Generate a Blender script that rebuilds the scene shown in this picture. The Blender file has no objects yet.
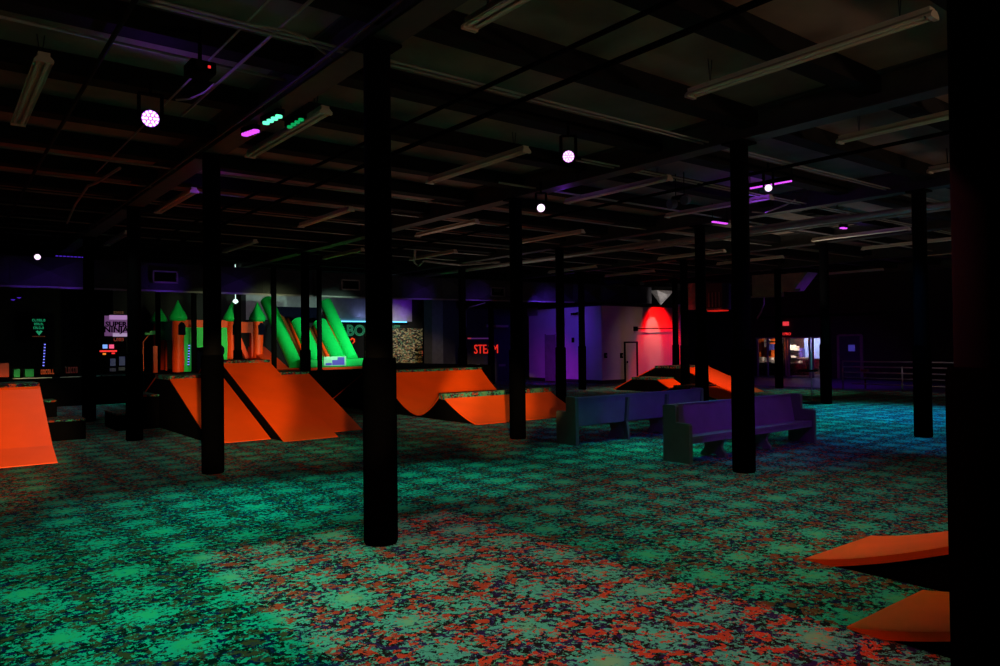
import bpy, bmesh, math, random
from mathutils import Vector, Matrix
import numpy as np
random.seed(7)
S = bpy.context.scene
COL = S.collection
# ---------------------------------------------------------------- camera (building frame: X along the joists, Y along the girders)
FPX = 744.46; PITCH = .0147147; ROLL = -.0111183; TH = .6631534; EYE = 1.6
R0 = Vector((math.cos(TH), -math.sin(TH), 0))
F0 = Vector((math.sin(TH), math.cos(TH), 0)) * math.cos(PITCH) + Vector((0, 0, math.sin(PITCH)))
U0 = R0.cross(F0).normalized()
RX = R0 * math.cos(ROLL) + U0 * math.sin(ROLL)
UX = -R0 * math.sin(ROLL) + U0 * math.cos(ROLL)
cam = bpy.data.cameras.new('camera'); cam.lens = FPX / 1000 * 36; cam.sensor_width = 36; cam.clip_end = 200
co = bpy.data.objects.new('camera', cam); COL.objects.link(co)
M = Matrix((RX, UX, -F0)).transposed().to_4x4(); M.translation = (0, 0, EYE)
co.matrix_world = M; S.camera = co
CAMP = Vector((0, 0, EYE))
def ray(px, py): return (RX * (px - 500) / FPX + UX * (333 - py) / FPX + F0)
def gz(px, py, z=0): d = ray(px, py); return CAMP + d * ((z - EYE) / d.z)
def gu(px, py, u): d = ray(px, py); return CAMP + d * (u / d.x)
def gv(px, py, v): d = ray(px, py); return CAMP + d * (v / d.y)
S.view_settings.view_transform = 'Standard'; S.view_settings.look = 'None'
S.view_settings.exposure = 0; S.view_settings.gamma = 1
S.view_settings.use_curve_mapping = False
S.cycles.use_denoising = True
S.cycles.max_bounces = 5; S.cycles.diffuse_bounces = 2; S.cycles.glossy_bounces = 3
S.cycles.sample_clamp_indirect = 3
w = bpy.data.worlds.new('world'); S.world = w; w.use_nodes = True
w.node_tree.nodes['Background'].inputs[0].default_value = (0, 0, 0, 1)
w.node_tree.nodes['Background'].inputs[1].default_value = 0
# ---------------------------------------------------------------- materials
def mat(name, rgb, rough=.6, metal=0, emit=None, es=0, var=.15, vscale=6, spec=.5, bump=0):
    m = bpy.data.materials.new(name); m.use_nodes = True
    nt = m.node_tree; b = nt.nodes['Principled BSDF']
    b.inputs['Roughness'].default_value = rough; b.inputs['Metallic'].default_value = metal
    b.inputs['Specular IOR Level'].default_value = spec
    if var:
        tc = nt.nodes.new('ShaderNodeTexCoord'); n = nt.nodes.new('ShaderNodeTexNoise')
        n.inputs['Scale'].default_value = vscale; n.inputs['Detail'].default_value = 4
        nt.links.new(tc.outputs['Object'], n.inputs['Vector'])
        r = nt.nodes.new('ShaderNodeMapRange'); r.inputs[1].default_value = .3; r.inputs[2].default_value = .7
        r.inputs[3].default_value = 1 - var; r.inputs[4].default_value = 1 + var
        nt.links.new(n.outputs['Fac'], r.inputs[0])
        mx = nt.nodes.new('ShaderNodeVectorMath'); mx.operation = 'SCALE'
        mx.inputs[0].default_value = rgb; nt.links.new(r.outputs[0], mx.inputs['Scale'])
        nt.links.new(mx.outputs[0], b.inputs['Base Color'])
        if bump:
            bp = nt.nodes.new('ShaderNodeBump'); bp.inputs['Strength'].default_value = bump
            nt.links.new(n.outputs['Fac'], bp.inputs['Height']); nt.links.new(bp.outputs[0], b.inputs['Normal'])
    else: b.inputs['Base Color'].default_value = (*rgb, 1)
    if emit:
        b.inputs['Emission Color'].default_value = (*emit, 1); b.inputs['Emission Strength'].default_value = es
    return m
def carpet_mat():
    m = bpy.data.materials.new('blacklight_carpet'); m.use_nodes = True
    nt = m.node_tree; b = nt.nodes['Principled BSDF']; L = nt.links.new
    b.inputs['Roughness'].default_value = .95; b.inputs['Specular IOR Level'].default_value = .1
    tc = nt.nodes.new('ShaderNodeTexCoord')
    def noise(scale, det, rough, off, dist=0):
        mp = nt.nodes.new('ShaderNodeMapping'); mp.inputs['Location'].default_value = (off, off * 1.7, 0)
        L(tc.outputs['Object'], mp.inputs['Vector'])
        n = nt.nodes.new('ShaderNodeTexNoise'); n.inputs['Scale'].default_value = scale
        n.inputs['Detail'].default_value = det; n.inputs['Roughness'].default_value = rough
        n.inputs['Distortion'].default_value = dist
        L(mp.outputs[0], n.inputs['Vector']); return n.outputs['Fac']
    def rng(src, a, c_, lo=0, hi=1):
        r = nt.nodes.new('ShaderNodeMapRange'); r.inputs[1].default_value = a; r.inputs[2].default_value = c_
        r.inputs[3].default_value = lo; r.inputs[4].default_value = hi; L(src, r.inputs[0]); return r.outputs[0]
    def math_(op, a, c_):
        n = nt.nodes.new('ShaderNodeMath'); n.operation = op
        for i, s in enumerate((a, c_)):
            if isinstance(s, (int, float)): n.inputs[i].default_value = s
            else: L(s, n.inputs[i])
        return n.outputs[0]
    def mix(fac, a, c_):
        n = nt.nodes.new('ShaderNodeMix'); n.data_type = 'RGBA'; L(fac, n.inputs[0])
        for i, s in ((6, a), (7, c_)):
            if isinstance(s, tuple): n.inputs[i].default_value = (*s, 1)
            else: L(s, n.inputs[i])
        return n.outputs[2]
    # repeating bursts, half a metre apart, each a ragged cluster of splashes
    v = nt.nodes.new('ShaderNodeTexVoronoi'); v.inputs['Scale'].default_value = 1.9; v.inputs['Randomness'].default_value = .25
    L(tc.outputs['Object'], v.inputs['Vector'])
    burst = rng(v.outputs['Distance'], .08, .5, .07, -.06)
    n1 = math_('ADD', noise(21, 4, .78, 0, .4), burst)
    splash = rng(n1, .478, .492)
    n2 = math_('ADD', noise(19, 4, .75, 7.3, .5), rng(v.outputs['Distance'], .25, .5, -.03, .04))
    flame = rng(n2, .495, .51)
    n3 = noise(10, 3, .7, 21, .5); violet = rng(n3, .5, .54)
    core = math_('MULTIPLY', rng(v.outputs['Distance'], .10, .20, 1, 0), rng(noise(17, 3, .6, 3), .40, .46))
    c = mix(violet, (.003, .004, .004), (.012, .003, .05))
    c = mix(splash, c, (.040, .30, .215))
    c = mix(math_('MULTIPLY', flame, rng(noise(9, 3, .6, 41), .51, .53)), c, (.28, .036, .013))
    c = mix(core, c, (.10, .31, .16))
    L(c, b.inputs['Base Color'])
    return m
MT = {}
MT['carpet'] = carpet_mat()
MT['black'] = mat('black_paint', (.0012, .0012, .0016), .85, var=.2, spec=.03)
MT['pad'] = mat('black_foam_pad', (.0005, .0005, .0007), .95, spec=.0)
MT['plywood_black'] = mat('black_plywood', (.0016, .0014, .002), .85, spec=.03)
MT['orange'] = mat('orange_ramp_skin', (.92, .085, .002), .5, var=.08, vscale=1.3, spec=.25)
MT['deck'] = mat('roof_deck', (.24, .17, .13), .85, var=.35, vscale=1.1)
MT['steel'] = mat('dark_steel', (.007, .0065, .0065), .8, var=.3, spec=.1)
MT['girder'] = mat('girder_steel', (.03, .028, .026), .6, var=.3)
MT['enamel'] = mat('cream_enamel', (.55, .47, .36), .4, var=.1)
MT['tube'] = mat('fluorescent_glass', (.7, .62, .5), .2, var=0)
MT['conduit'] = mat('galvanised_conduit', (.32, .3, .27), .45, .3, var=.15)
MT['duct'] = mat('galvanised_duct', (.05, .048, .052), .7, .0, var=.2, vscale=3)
MT['silver'] = mat('bright_sheet_metal', (.75, .73, .7), .45, .5, var=.25, vscale=5)
MT['wall_dark'] = mat('dark_wall_paint', (.006, .005, .007), .85, var=.3)
MT['wall_navy'] = mat('navy_wall_paint', (.02, .022, .05), .8)
MT['slate'] = mat('slate_blue_paint', (.10, .11, .17), .8)
MT['white_wall'] = mat('white_wall_paint', (.68, .62, .60), .8, var=.05, vscale=2)
MT['grey_wall'] = mat('pale_grey_wall', (.35, .33, .36), .85, var=.1)
MT['door_grey'] = mat('grey_door', (.22, .19, .20), .6)
MT['pew'] = mat('painted_pew_wood', (.17, .12, .21), .5, var=.12, vscale=4)
MT['pew_end'] = mat('pew_end_wood', (.10, .105, .09), .55, var=.15, vscale=4)
MT['rink'] = mat('coated_rink_floor', (.055, .03, .10), .35, var=.1)
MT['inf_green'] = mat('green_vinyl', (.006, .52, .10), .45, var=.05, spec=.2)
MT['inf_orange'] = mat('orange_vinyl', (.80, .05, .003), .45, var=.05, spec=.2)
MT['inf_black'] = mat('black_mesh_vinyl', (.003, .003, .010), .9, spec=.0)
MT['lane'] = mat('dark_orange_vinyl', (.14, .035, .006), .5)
MT['white_trim'] = mat('white_trim_paint', (.6, .58, .55), .6)
MT['rail'] = mat('grey_rail_paint', (.38, .33, .34), .45, .2)
MT['skin_led'] = None
def em(name, rgb, s, base=(.02, .02, .02)):
    return mat(name, base, .5, var=0, emit=rgb, es=s)
MT['led_violet'] = em('violet_led', (.42, .04, 1), 1.6)
MT['led_white'] = em('white_hot_led', (1, .72, 1), 1.6)
MT['led_magenta'] = em('magenta_led', (.75, .08, 1), 1.2)
MT['led_green'] = em('green_led', (.12, 1, .5), 1.6)
MT['green_reflection'] = em('green_led_reflection', (.0, .35, .09), .9)
MT['led_blue'] = em('blue_led', (.18, .2, 1), 1.8)
MT['led_red'] = em('red_led', (1, .03, .03), 1.0)
MT['led_dimviolet'] = em('dim_violet_led', (.12, .03, .8), .5)
MT['led_cyan'] = em('cyan_strip', (.12, .62, 1), 2.0)
MT['neon_green'] = em('green_neon', (.02, .22, .10), .8)
MT['neon_orange'] = em('orange_neon', (1, .07, .01), .9)
MT['neon_teal'] = em('teal_sign_paint', (.01, .28, .12), .75)
MT['screen_blue'] = em('blue_screen', (.05, .055, .14), .35)
MT['steam_red'] = em('steam_red_neon', (.95, .03, .015), .8)
# ---------------------------------------------------------------- mesh helpers
class MB:
    def __init__(s): s.bm = bmesh.new()
    def poly(s, pts):
        vs = [s.bm.verts.new(p) for p in pts]; s.bm.faces.new(vs); return s
    def hexa(s, p):   # 8 points: bottom 4 (ccw), top 4
        v = [s.bm.verts.new(q) for q in p]
        for f in ((3,2,1,0), (4,5,6,7), (0,1,5,4), (1,2,6,5), (2,3,7,6), (3,0,4,7)): s.bm.faces.new([v[i] for i in f])
        return s
    def box(s, x0, x1, y0, y1, z0, z1):
        return s.hexa([(x0,y0,z0),(x1,y0,z0),(x1,y1,z0),(x0,y1,z0),(x0,y0,z1),(x1,y0,z1),(x1,y1,z1),(x0,y1,z1)])
    def bar(s, a, b, wd, ht):   # rectangular bar between two points
        a = Vector(a); b = Vector(b); d = (b - a).normalized()
        up = Vector((0,0,1)) if abs(d.z) < .95 else Vector((1,0,0))
        r = d.cross(up).normalized() * wd / 2; u = r.cross(d).normalized() * ht / 2
        return s.hexa([a-r-u, a+r-u, b+r-u, b-r-u, a-r+u, a+r+u, b+r+u, b-r+u])
    def tube(s, pts, r, n=8, r2=None):
        pts = [Vector(p) for p in pts]; rings = []
        for i, p in enumerate(pts):
            d = (pts[min(i+1, len(pts)-1)] - pts[max(i-1, 0)]).normalized()
            up = Vector((0,0,1)) if abs(d.z) < .9 else Vector((1,0,0))
            a = d.cross(up).normalized(); b_ = a.cross(d).normalized()
            rr = r if r2 is None else r + (r2 - r) * i / (len(pts) - 1)
            rings.append([s.bm.verts.new(p + a*rr*math.cos(2*math.pi*k/n) + b_*rr*math.sin(2*math.pi*k/n)) for k in range(n)])
        for A, B in zip(rings, rings[1:]):
            for k in range(n):
                f = s.bm.faces.new((A[k], A[(k+1)%n], B[(k+1)%n], B[k])); f.smooth = True
        s.bm.faces.new(rings[0][::-1]); s.bm.faces.new(rings[-1]); return s
    def lathe(s, c, prof, n=20, smooth=True):   # prof [(r,z)]
        rings = []
        for r, z in prof:
            r = max(r, .0008)
            rings.append([s.bm.verts.new((c[0]+r*math.cos(2*math.pi*k/n), c[1]+r*math.sin(2*math.pi*k/n), z)) for k in range(n)])
        for A, B in zip(rings, rings[1:]):
            for k in range(n):
                f = s.bm.faces.new((A[k], A[(k+1)%n], B[(k+1)%n], B[k])); f.smooth = smooth
        s.bm.faces.new(rings[0][::-1]); s.bm.faces.new(rings[-1]); return s
    def prism_x(s, prof, x0, x1):   # prof [(y,z)] closed outline, extruded along x
        A = [s.bm.verts.new((x0, y, z)) for y, z in prof]; B = [s.bm.verts.new((x1, y, z)) for y, z in prof]
        s.bm.faces.new(A); s.bm.faces.new(B[::-1]); n = len(prof)
        for k in range(n): s.bm.faces.new((A[k], B[k], B[(k+1)%n], A[(k+1)%n]))
        return s
    def prism_y(s, prof, y0, y1):
        A = [s.bm.verts.new((x, y0, z)) for x, z in prof]; B = [s.bm.verts.new((x, y1, z)) for x, z in prof]
        s.bm.faces.new(A); s.bm.faces.new(B[::-1]); n = len(prof)
        for k in range(n): s.bm.faces.new((A[k], B[k], B[(k+1)%n], A[(k+1)%n]))
        return s
    def slab_x(s, line, x0, x1, t, smooth=False):   # a sheet of thickness t following line [(y,z)], extruded in x
        top = line; low = [(y, z - t) for y, z in line]
        T0 = [s.bm.verts.new((x0, y, z)) for y, z in top]; T1 = [s.bm.verts.new((x1, y, z)) for y, z in top]
        L0 = [s.bm.verts.new((x0, y, z)) for y, z in low]; L1 = [s.bm.verts.new((x1, y, z)) for y, z in low]
        for k in range(len(line) - 1):
            f = s.bm.faces.new((T0[k], T1[k], T1[k+1], T0[k+1])); f.smooth = smooth
            f = s.bm.faces.new((L0[k+1], L1[k+1], L1[k], L0[k])); f.smooth = smooth
            s.bm.faces.new((L0[k], T0[k], T0[k+1], L0[k+1])); s.bm.faces.new((T1[k], L1[k], L1[k+1], T1[k+1]))
        s.bm.faces.new((L0[0], L1[0], T1[0], T0[0])); s.bm.faces.new((T0[-1], T1[-1], L1[-1], L0[-1])); return s
    def build(s, name, m, parent=None, bevel=0, recalc=True):
        if recalc: bmesh.ops.recalc_face_normals(s.bm, faces=s.bm.faces)
        for e in s.bm.edges:
            if len(e.link_faces) != 2 or e.calc_face_angle(0) > .65: e.smooth = False
        org = Vector(parent['_o']) if parent is not None and '_o' in parent else Vector((0,0,0))
        bmesh.ops.translate(s.bm, verts=s.bm.verts, vec=-org)
        me = bpy.data.meshes.new(name); s.bm.to_mesh(me); s.bm.free()
        me.materials.append(MT[m] if isinstance(m, str) else m)
        o = bpy.data.objects.new(name, me); COL.objects.link(o)
        if parent is not None: o.parent = parent; o['_o'] = tuple(org)
        if bevel:
            md = o.modifiers.new('bevel', 'BEVEL'); md.width = bevel; md.segments = 2; md.limit_method = 'ANGLE'
        return o
def tag(o, label, cat, group=None, kind=None):
    if label: o['label'] = label
    if cat: o['category'] = cat
    if group: o['group'] = group
    if kind: o['kind'] = kind
    return o
def thing(name, label, cat, loc, group=None):
    o = bpy.data.objects.new(name, None); COL.objects.link(o); o.location = loc; o['_o'] = tuple(loc)
    o.empty_display_size = .1
    return tag(o, label, cat, group)
def dup(o, parent=None, loc=None, rz=None):
    c = o.copy(); COL.objects.link(c)
    if parent is not None: c.parent = parent
    if loc is not None: c.location = loc
    if rz is not None: c.rotation_euler.z = rz
    for ch in o.children: dup(ch, c)
    return c
def struct(mb, name, m, parent=None, kind='structure'):
    o = mb.build(name, m, parent)
    if parent is None: o['kind'] = kind
    return o
_fc = {}
def text(txt, size, origin, xdir, ydir, depth, name, m, parent, bevel=0, align='LEFT', outline=0, sx=1):
    cu = bpy.data.curves.new(name, 'FONT'); cu.body = txt; cu.size = size; cu.align_x = align
    cu.resolution_u = 3
    if txt in ('SUPER', 'NINJA'): cu.offset = .008
    if outline: cu.fill_mode = 'NONE'; cu.bevel_depth = outline; cu.bevel_resolution = 1
    else: cu.extrude = depth
    ob = bpy.data.objects.new('tmp', cu); COL.objects.link(ob)
    bpy.context.view_layer.update()
    me = bpy.data.meshes.new_from_object(ob.evaluated_get(bpy.context.evaluated_depsgraph_get()))
    bpy.data.objects.remove(ob)
    X = Vector(xdir).normalized(); Y = Vector(ydir).normalized(); Z = X.cross(Y)
    mm = Matrix((X, Y, Z)).transposed().to_4x4(); mm.translation = Vector(origin) - Vector(parent['_o'])
    me.transform(Matrix.Diagonal((sx, 1, 1, 1))); me.transform(mm); me.materials.clear(); me.materials.append(MT[m])
    o = bpy.data.objects.new(name, me); COL.objects.link(o); o.parent = parent
    return o
def spot(name, loc, target, power, color, cone, blend=1, rad=.03):
    l = bpy.data.lights.new(name, 'SPOT'); l.energy = power; l.color = color
    l.spot_size = math.radians(cone); l.spot_blend = blend; l.shadow_soft_size = rad
    o = bpy.data.objects.new(name, l); COL.objects.link(o); o.location = loc
    o.rotation_euler = (Vector(target) - Vector(loc)).to_track_quat('-Z', 'Y').to_euler(); return o
# ================================================================ SETTING
RINK = 24.0
struct(MB().box(-9, RINK, -5, 34, -.2, 0), 'floor', 'carpet')
struct(MB().box(RINK, 35, -5, 34, -.2, -.004), 'floor_rink', 'rink')
struct(MB().box(-9, 35, -5, 34, 4.40, 4.55), 'ceiling', 'deck')
struct(MB().box(-9.2, -9, -5, 34, 0, 4.4), 'wall_left', 'wall_dark')
struct(MB().box(-9, 35, 34, 34.2, 0, 4.4), 'wall_far', 'wall_dark')
struct(MB().box(-9, 35, -5.2, -5, 0, 4.4), 'wall_behind', 'wall_dark')
tn = 0
for k in range(-2, 6):          # steel girders over the column rows
    u = 2.957 + 5.0235 * k; tn += 1
    m = MB().box(u - .13, u + .13, -5, 34, 4.05, 4.075).box(u - .02, u + .02, -5, 34, 4.075, 4.38).box(u - .13, u + .13, -5, 34, 4.375, 4.4)
    struct(m, 'trim_%d' % tn, 'girder')
for k in range(-6, 20):         # joists across, hanging under the deck
    y = 5.10 + 1.457 * k; tn += 1
    struct(MB().box(-9, 35, y, y + .24, 4.20, 4.4), 'trim_%d' % tn, 'steel')
# ================================================================ COLUMNS
def column():
    t = thing('support_column', '', 'column', (0, 0, 0))
    MB().lathe((0, 0), [(.109, 1.3), (.109, 4.03)], 24).build('shaft', 'black', t)
    MB().box(-.15, .15, -.15, .15, 4.025, 4.05).build('cap_plate', 'black', t)
    MB().lathe((0, 0), [(.128, 0), (.137, .02), (.137, 1.46), (.128, 1.5), (.11, 1.5)], 24).build('foam_pad', 'pad', t)
    return t
UV0 = (2.957, 5.384); A_ = 5.0235; B_ = 4.3704
cols = [((0, 0), 'black column standing nearest the middle of the room with its foot in the orange splashes'),
 ((1, 0), 'black column standing right in front of the purple pew'),
 ((0, 1), 'black column in front of the left orange banks, crossing the castle'),
 ((1, 1), 'black column in front of the low curved orange quarter pipe'),
 ((0, 2), 'black column beside the carpeted steps left of the orange banks'),
 ((2, 0), 'black column standing on the blue lit carpet at right'),
 ((0, 3), 'black column behind the low carpeted steps, near the arcade ledge'),
 ((3, 1), 'black column by the rink edge beside the thin tray stand'),
 ((3, 3), 'slim black column in front of the pale room, right of the other one there'),
 ((4, 2), 'black column in front of the lit shop window'),
 ((2, 1), 'black column between the two pews, in front of the small orange fun boxes'),
 ((2, 2), 'black column at the near end of the blue pew, crossing the violet lit wall'),
 ((3, 2), 'black column just right of the red lit wall, behind the blue pew'),
 ((1, 3), 'black column crossing the green slide, just behind the right hand orange bank'),
 ((0, -1), 'very near black column filling the right edge of the picture'),
 ((4, 3), 'thin black column at the right corner of the pale room'),
 ((1, 4.2), 'black column crossing the castle between its two right hand green spires'),
 ((3, 4.18), 'black column hiding one letter of the red STEAM sign'),
 ((2, 3), 'black column behind the tall curved quarter pipe')]
proto = column()
for n, ((i, j), lab) in enumerate(cols):
    c = proto if n == 0 else dup(proto)
    c.location = (UV0[0] + A_ * i, UV0[1] + B_ * j, 0)
    if j == -1: c.location.x += .035
    c['label'] = lab; c['category'] = 'column'; c['group'] = 'black steel columns of the hall'
for n, (px, v, lab) in enumerate([(319.5, 21.75, 'thin black post crossing the middle of the green slide'),
        (274, 21.9, 'thin black post at the left side of the green slide, beside the right spire'),
        (194, 23.6, 'thin black post just right of the left castle tower'),
        (158, 25.6, 'thin black post crossing the dim far spire of the castle'),
        (424.5, 27.2, 'thin black post in front of the speckled wall panel')]):
    u = gv(px, 340, v).x
    if n == 0:
        tp = thing('support_post', lab, 'column', (u, v, .85), 'thin black posts on the platform')
        MB().lathe((u, v), [(.10, .85), (.10, .87), (.078, .88), (.078, 4.03), (.11, 4.035), (.11, 4.05)], 16).build('shaft', 'black', tp)
    else:
        c = dup(tp, loc=(u, v, .85)); c['label'] = lab
# ================================================================ HANGING FLUORESCENT FIXTURES
def fixture():
    t = thing('hanging_fluorescent_light', '', 'ceiling light', (0, 0, 0))
    L = 1.14
    MB().prism_y([(-.045, .05), (-.045, .09), (.045, .09), (.045, .05)], -L, L).build('housing', 'enamel', t)
    MB().prism_y([(-.072, .015), (-.030, .052), (.030, .052), (.072, .015), (.075, .021), (.033, .060), (-.033, .060), (-.075, .021)], -L, L).build('reflector', 'enamel', t)
    for s in (-1, 1):
        MB().tube([(s*.034, -L + .04, .022), (s*.034, L - .04, .022)], .017, 10).build('tube', 'tube', t)
        MB().prism_y([(-.07, .0), (-.07, .025), (-.035, .06), (.035, .06), (.07, .025), (.07, .0)], s*L - .02, s*L + .02).build('end_cap', 'enamel', t)
        MB().tube([(0, s*.9, .09), (-.03, s*.9, .32)], .004, 5).tube([(0, s*.9, .09), (.03, s*.9, .32)], .004, 5).build('hanger', 'steel', t)
    return t
fx = [((693, 97), (930, 15), 'large unlit fluorescent fixture nearest at upper right'),
 ((566, 203), (671, 179), 'unlit fluorescent fixture right of the two small violet spotlights'),
 ((430, 184), (527, 149), 'unlit fluorescent fixture hanging just right of the middle column'),
 ((18, 127), (45, 55), 'steep unlit fluorescent fixture alone at far upper left'),
 ((250, 159), (327, 108), 'unlit fluorescent fixture with green light on its side beside the green LED bar'),
 ((158, 215), (195, 188), 'unlit fluorescent fixture with a violet glowing tip, below the big violet spotlight'),
 ((300, 228), (353, 208), 'unlit fluorescent fixture just left of the middle column, second row back'),
 ((417, 237), (478, 221), 'unlit fluorescent fixture right of the middle column, second row back'),
 ((224, 254), (257, 240), 'small far fluorescent fixture above the castle'),
 ((669, 218), (770, 197), 'fluorescent fixture tinted violet, crossing behind the right column under the violet bulb'),
 ((593, 252), (660, 242), 'unlit fluorescent fixture lying just below the long pale pipe'),
 ((815, 242), (908, 228), 'unlit fluorescent fixture right of the small violet LED bar at right'),
 ((840, 142), (985, 105), 'unlit fluorescent fixture running behind the near right column'),
 ((470, 28), (565, -25), 'fluorescent fixture cut off by the top edge of the picture'),
 ((105, 247), (130, 231), 'small dim fluorescent fixture far left, above the dark arcade'),
 ((412, 261), (455, 251), 'small fluorescent fixture above the bent pipe in the middle distance'),
 ((325, 260), (363, 249), 'small fluorescent fixture touching the left side of the middle column, third row'),
 ((522, 244), (578, 232), 'unlit fluorescent fixture right of the column under the lower violet spotlight'),
 ((659, 260), (725, 251), 'fluorescent fixture above the red lit wall, crossing behind a column'),
 ((719, 265), (782, 257), 'small fluorescent fixture far back, just right of the right column'),
 ((484, 268), (530, 262), 'small far fluorescent fixture above the red STEAM sign'),
 ((549, 273), (596, 267), 'small far fluorescent fixture above the violet lit wall'),
 ((605, 277), (655, 271), 'small far fluorescent fixture left of the silver duct end'),
 ((767, 271), (817, 264), 'small far fluorescent fixture above the shop window'),
 ((827, 275), (877, 270), 'faint far fluorescent fixture lowest at right, above the grey door'),
 ((871, 250), (945, 239), 'fluorescent fixture crossing behind the blue lit column, upper of two'),
 ((924, 256), (980, 249), 'fluorescent fixture right of the blue lit column, lower of two'),
 ((930, 172), (1010, 152), 'short visible end of a pinkish fixture beside the near right column'),
 ((750, 231), (848, 216), 'unlit fluorescent fixture hugging the long pale pipe at right')]
fp = fixture()
for n, (a, b, lab) in enumerate(fx):
    c = fp if n == 0 else dup(fp)
    p = gz(*a, 4.08); q = gz(*b, 4.08)
    mid = (p + q) / 2
    if max(a[0], b[0]) > 950 and n or b[1] < 0: mid = p - Vector((0, 1.14, 0))
    c.location = (mid.x, mid.y, 4.06); c.rotation_euler.z = math.radians(random.uniform(-.4, .4))
    c['label'] = lab; c['category'] = 'ceiling light'; c['group'] = 'unlit fluorescent fixtures under the roof'
# ================================================================ PIPES AND CONDUITS
def pipe(pts, r, m, label, name='conduit', cat='pipe', n=6):
    return tag(MB().tube(pts, r, n).build(name, m), label, cat)
pipe([(14.75, 1, 4.02), (14.45, 9.9, 4.02), (14.2, 14.5, 4.02), (13.95, 24, 4.02)], .06, 'conduit', 'long pale pipe crossing the whole right half of the ceiling', 'ceiling_pipe', 'pipe', 10)
pipe([(15.1, 3, 4.0), (14.75, 12.8, 4.0)], .025, 'conduit', 'thin pale conduit just under the long pale pipe')
pipe([(-2, 5.82, 4.15), (19, 5.82, 4.15)], .013, 'conduit', 'thin pale conduit crossing right of the middle column, upper of a pair')
pipe([(-2, 5.90, 4.15), (19, 5.90, 4.15)], .013, 'conduit', 'thin pale conduit crossing right of the middle column, lower of a pair')
pipe([(-4, 6.79, 4.17), (2.8, 6.9, 4.17)], .014, 'conduit', 'thin pale conduit at top left edge, running towards the violet spotlight')
pipe([(2.29, 3, 4.16), (2.29, 8.6, 4.16)], .015, 'conduit', 'pale diagonal conduit left of the middle column')
pipe([(2.05, 3, 4.17), (2.05, 12.2, 4.17)], .010, 'conduit', 'faint thin conduit left of the pale diagonal one')
pipe([(2.64, 3, 4.03), (2.72, 6.6, 4.03), (2.72, 17, 4.03)], .016, 'girder', 'dark conduit running along the girder beside the middle column')
pipe([(1.2, 2, 4.13), (1.35, 17, 4.13)], .022, 'steel', 'dark pipe passing above the big violet spotlight')
pipe([(4.38, 2.0, 4.12), (4.38, 24, 4.12)], .022, 'black', 'black sprinkler pipe right of the middle column', 'sprinkler_pipe')
pipe([(4.92, 2.0, 4.12), (4.92, 24, 4.12)], .028, 'black', 'thicker black sprinkler pipe right of the middle column', 'sprinkler_pipe')
pipe([(9.9, 2, 4.12), (9.9, 24, 4.12)], .026, 'black', 'black sprinkler pipe above the right column', 'sprinkler_pipe')
pipe([(7.2, 9.2, 4.14), (28, 9.2, 4.14)], .018, 'conduit', 'thin pale conduit crossing above the violet LED strip')
pipe([(7.2, 7.35, 4.14), (28, 7.35, 4.14)], .014, 'conduit', 'thin conduit crossing behind the head of the right column')
pipe([(7.2, 7.46, 4.14), (28, 7.46, 4.14)], .014, 'conduit', 'second thin conduit crossing behind the head of the right column')
for k, (y, d) in enumerate([(11.2, 'first'), (12.65, 'second'), (14.1, 'third'), (15.6, 'fourth'), (17.05, 'fifth'), (18.6, 'sixth')]):
    pipe([(-3, y, 4.15), (24, y, 4.15)], .014, 'conduit', 'thin conduit crossing the far ceiling, %s one behind the violet spotlights' % d)
q = [gz(x, y, 4.1) for x, y in [(253, 25), (285, 30), (305, 37), (320, 50), (335, 60), (350, 63), (362, 66)]]
pipe(q, .010, 'conduit', 'thin pale cable bending down to the middle column', 'ceiling_cable', 'cable')
q = [gz(x, y, 4.05) for x, y in [(176, 100), (190, 99), (205, 92), (214, 84)]]
pipe(q, .010, 'conduit', 'short pale cable hooking below the small projector', 'ceiling_cable', 'cable')
q = [gz(x, y, 4.0) for x, y in [(67, 223), (75, 205), (88, 186), (96, 183), (120, 168)]]
pipe(q, .02, 'conduit', 'dim bent cable between the two left columns near the ceiling', 'ceiling_cable', 'cable')
q = [gz(x, y, 3.85) for x, y in [(415, 251), (414, 262), (418, 266), (424, 261), (440, 263), (460, 265), (500, 262)]]
pipe(q, .03, 'conduit', 'pale pipe with a hooked end above the column beside the STEAM sign', 'bent_pipe')
q = [gz(x, y, 3.75) for x, y in [(752, 212), (765, 213), (775, 209), (785, 205), (795, 200)]]
pipe(q, .012, 'conduit', 'loose violet tinted cable drooping under the violet bulb', 'ceiling_cable', 'cable')
q = [gu(x, y, 24.5) for x, y in [(757, 319), (761, 312), (764, 304), (764, 297)]]
pipe(q, .03, 'conduit', 'violet lit cable hanging from the far dark duct above the shop', 'hanging_cable', 'cable')
# white pipe dropping from the duct
q = [gv(x, y, 21.9) for x, y in [(485, 303), (470, 307), (465.5, 310), (465.5, 327)]]
pipe(q, .03, 'conduit', 'pale drain pipe dropping from the long duct left of the STEAM sign', 'drain_pipe')
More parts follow.
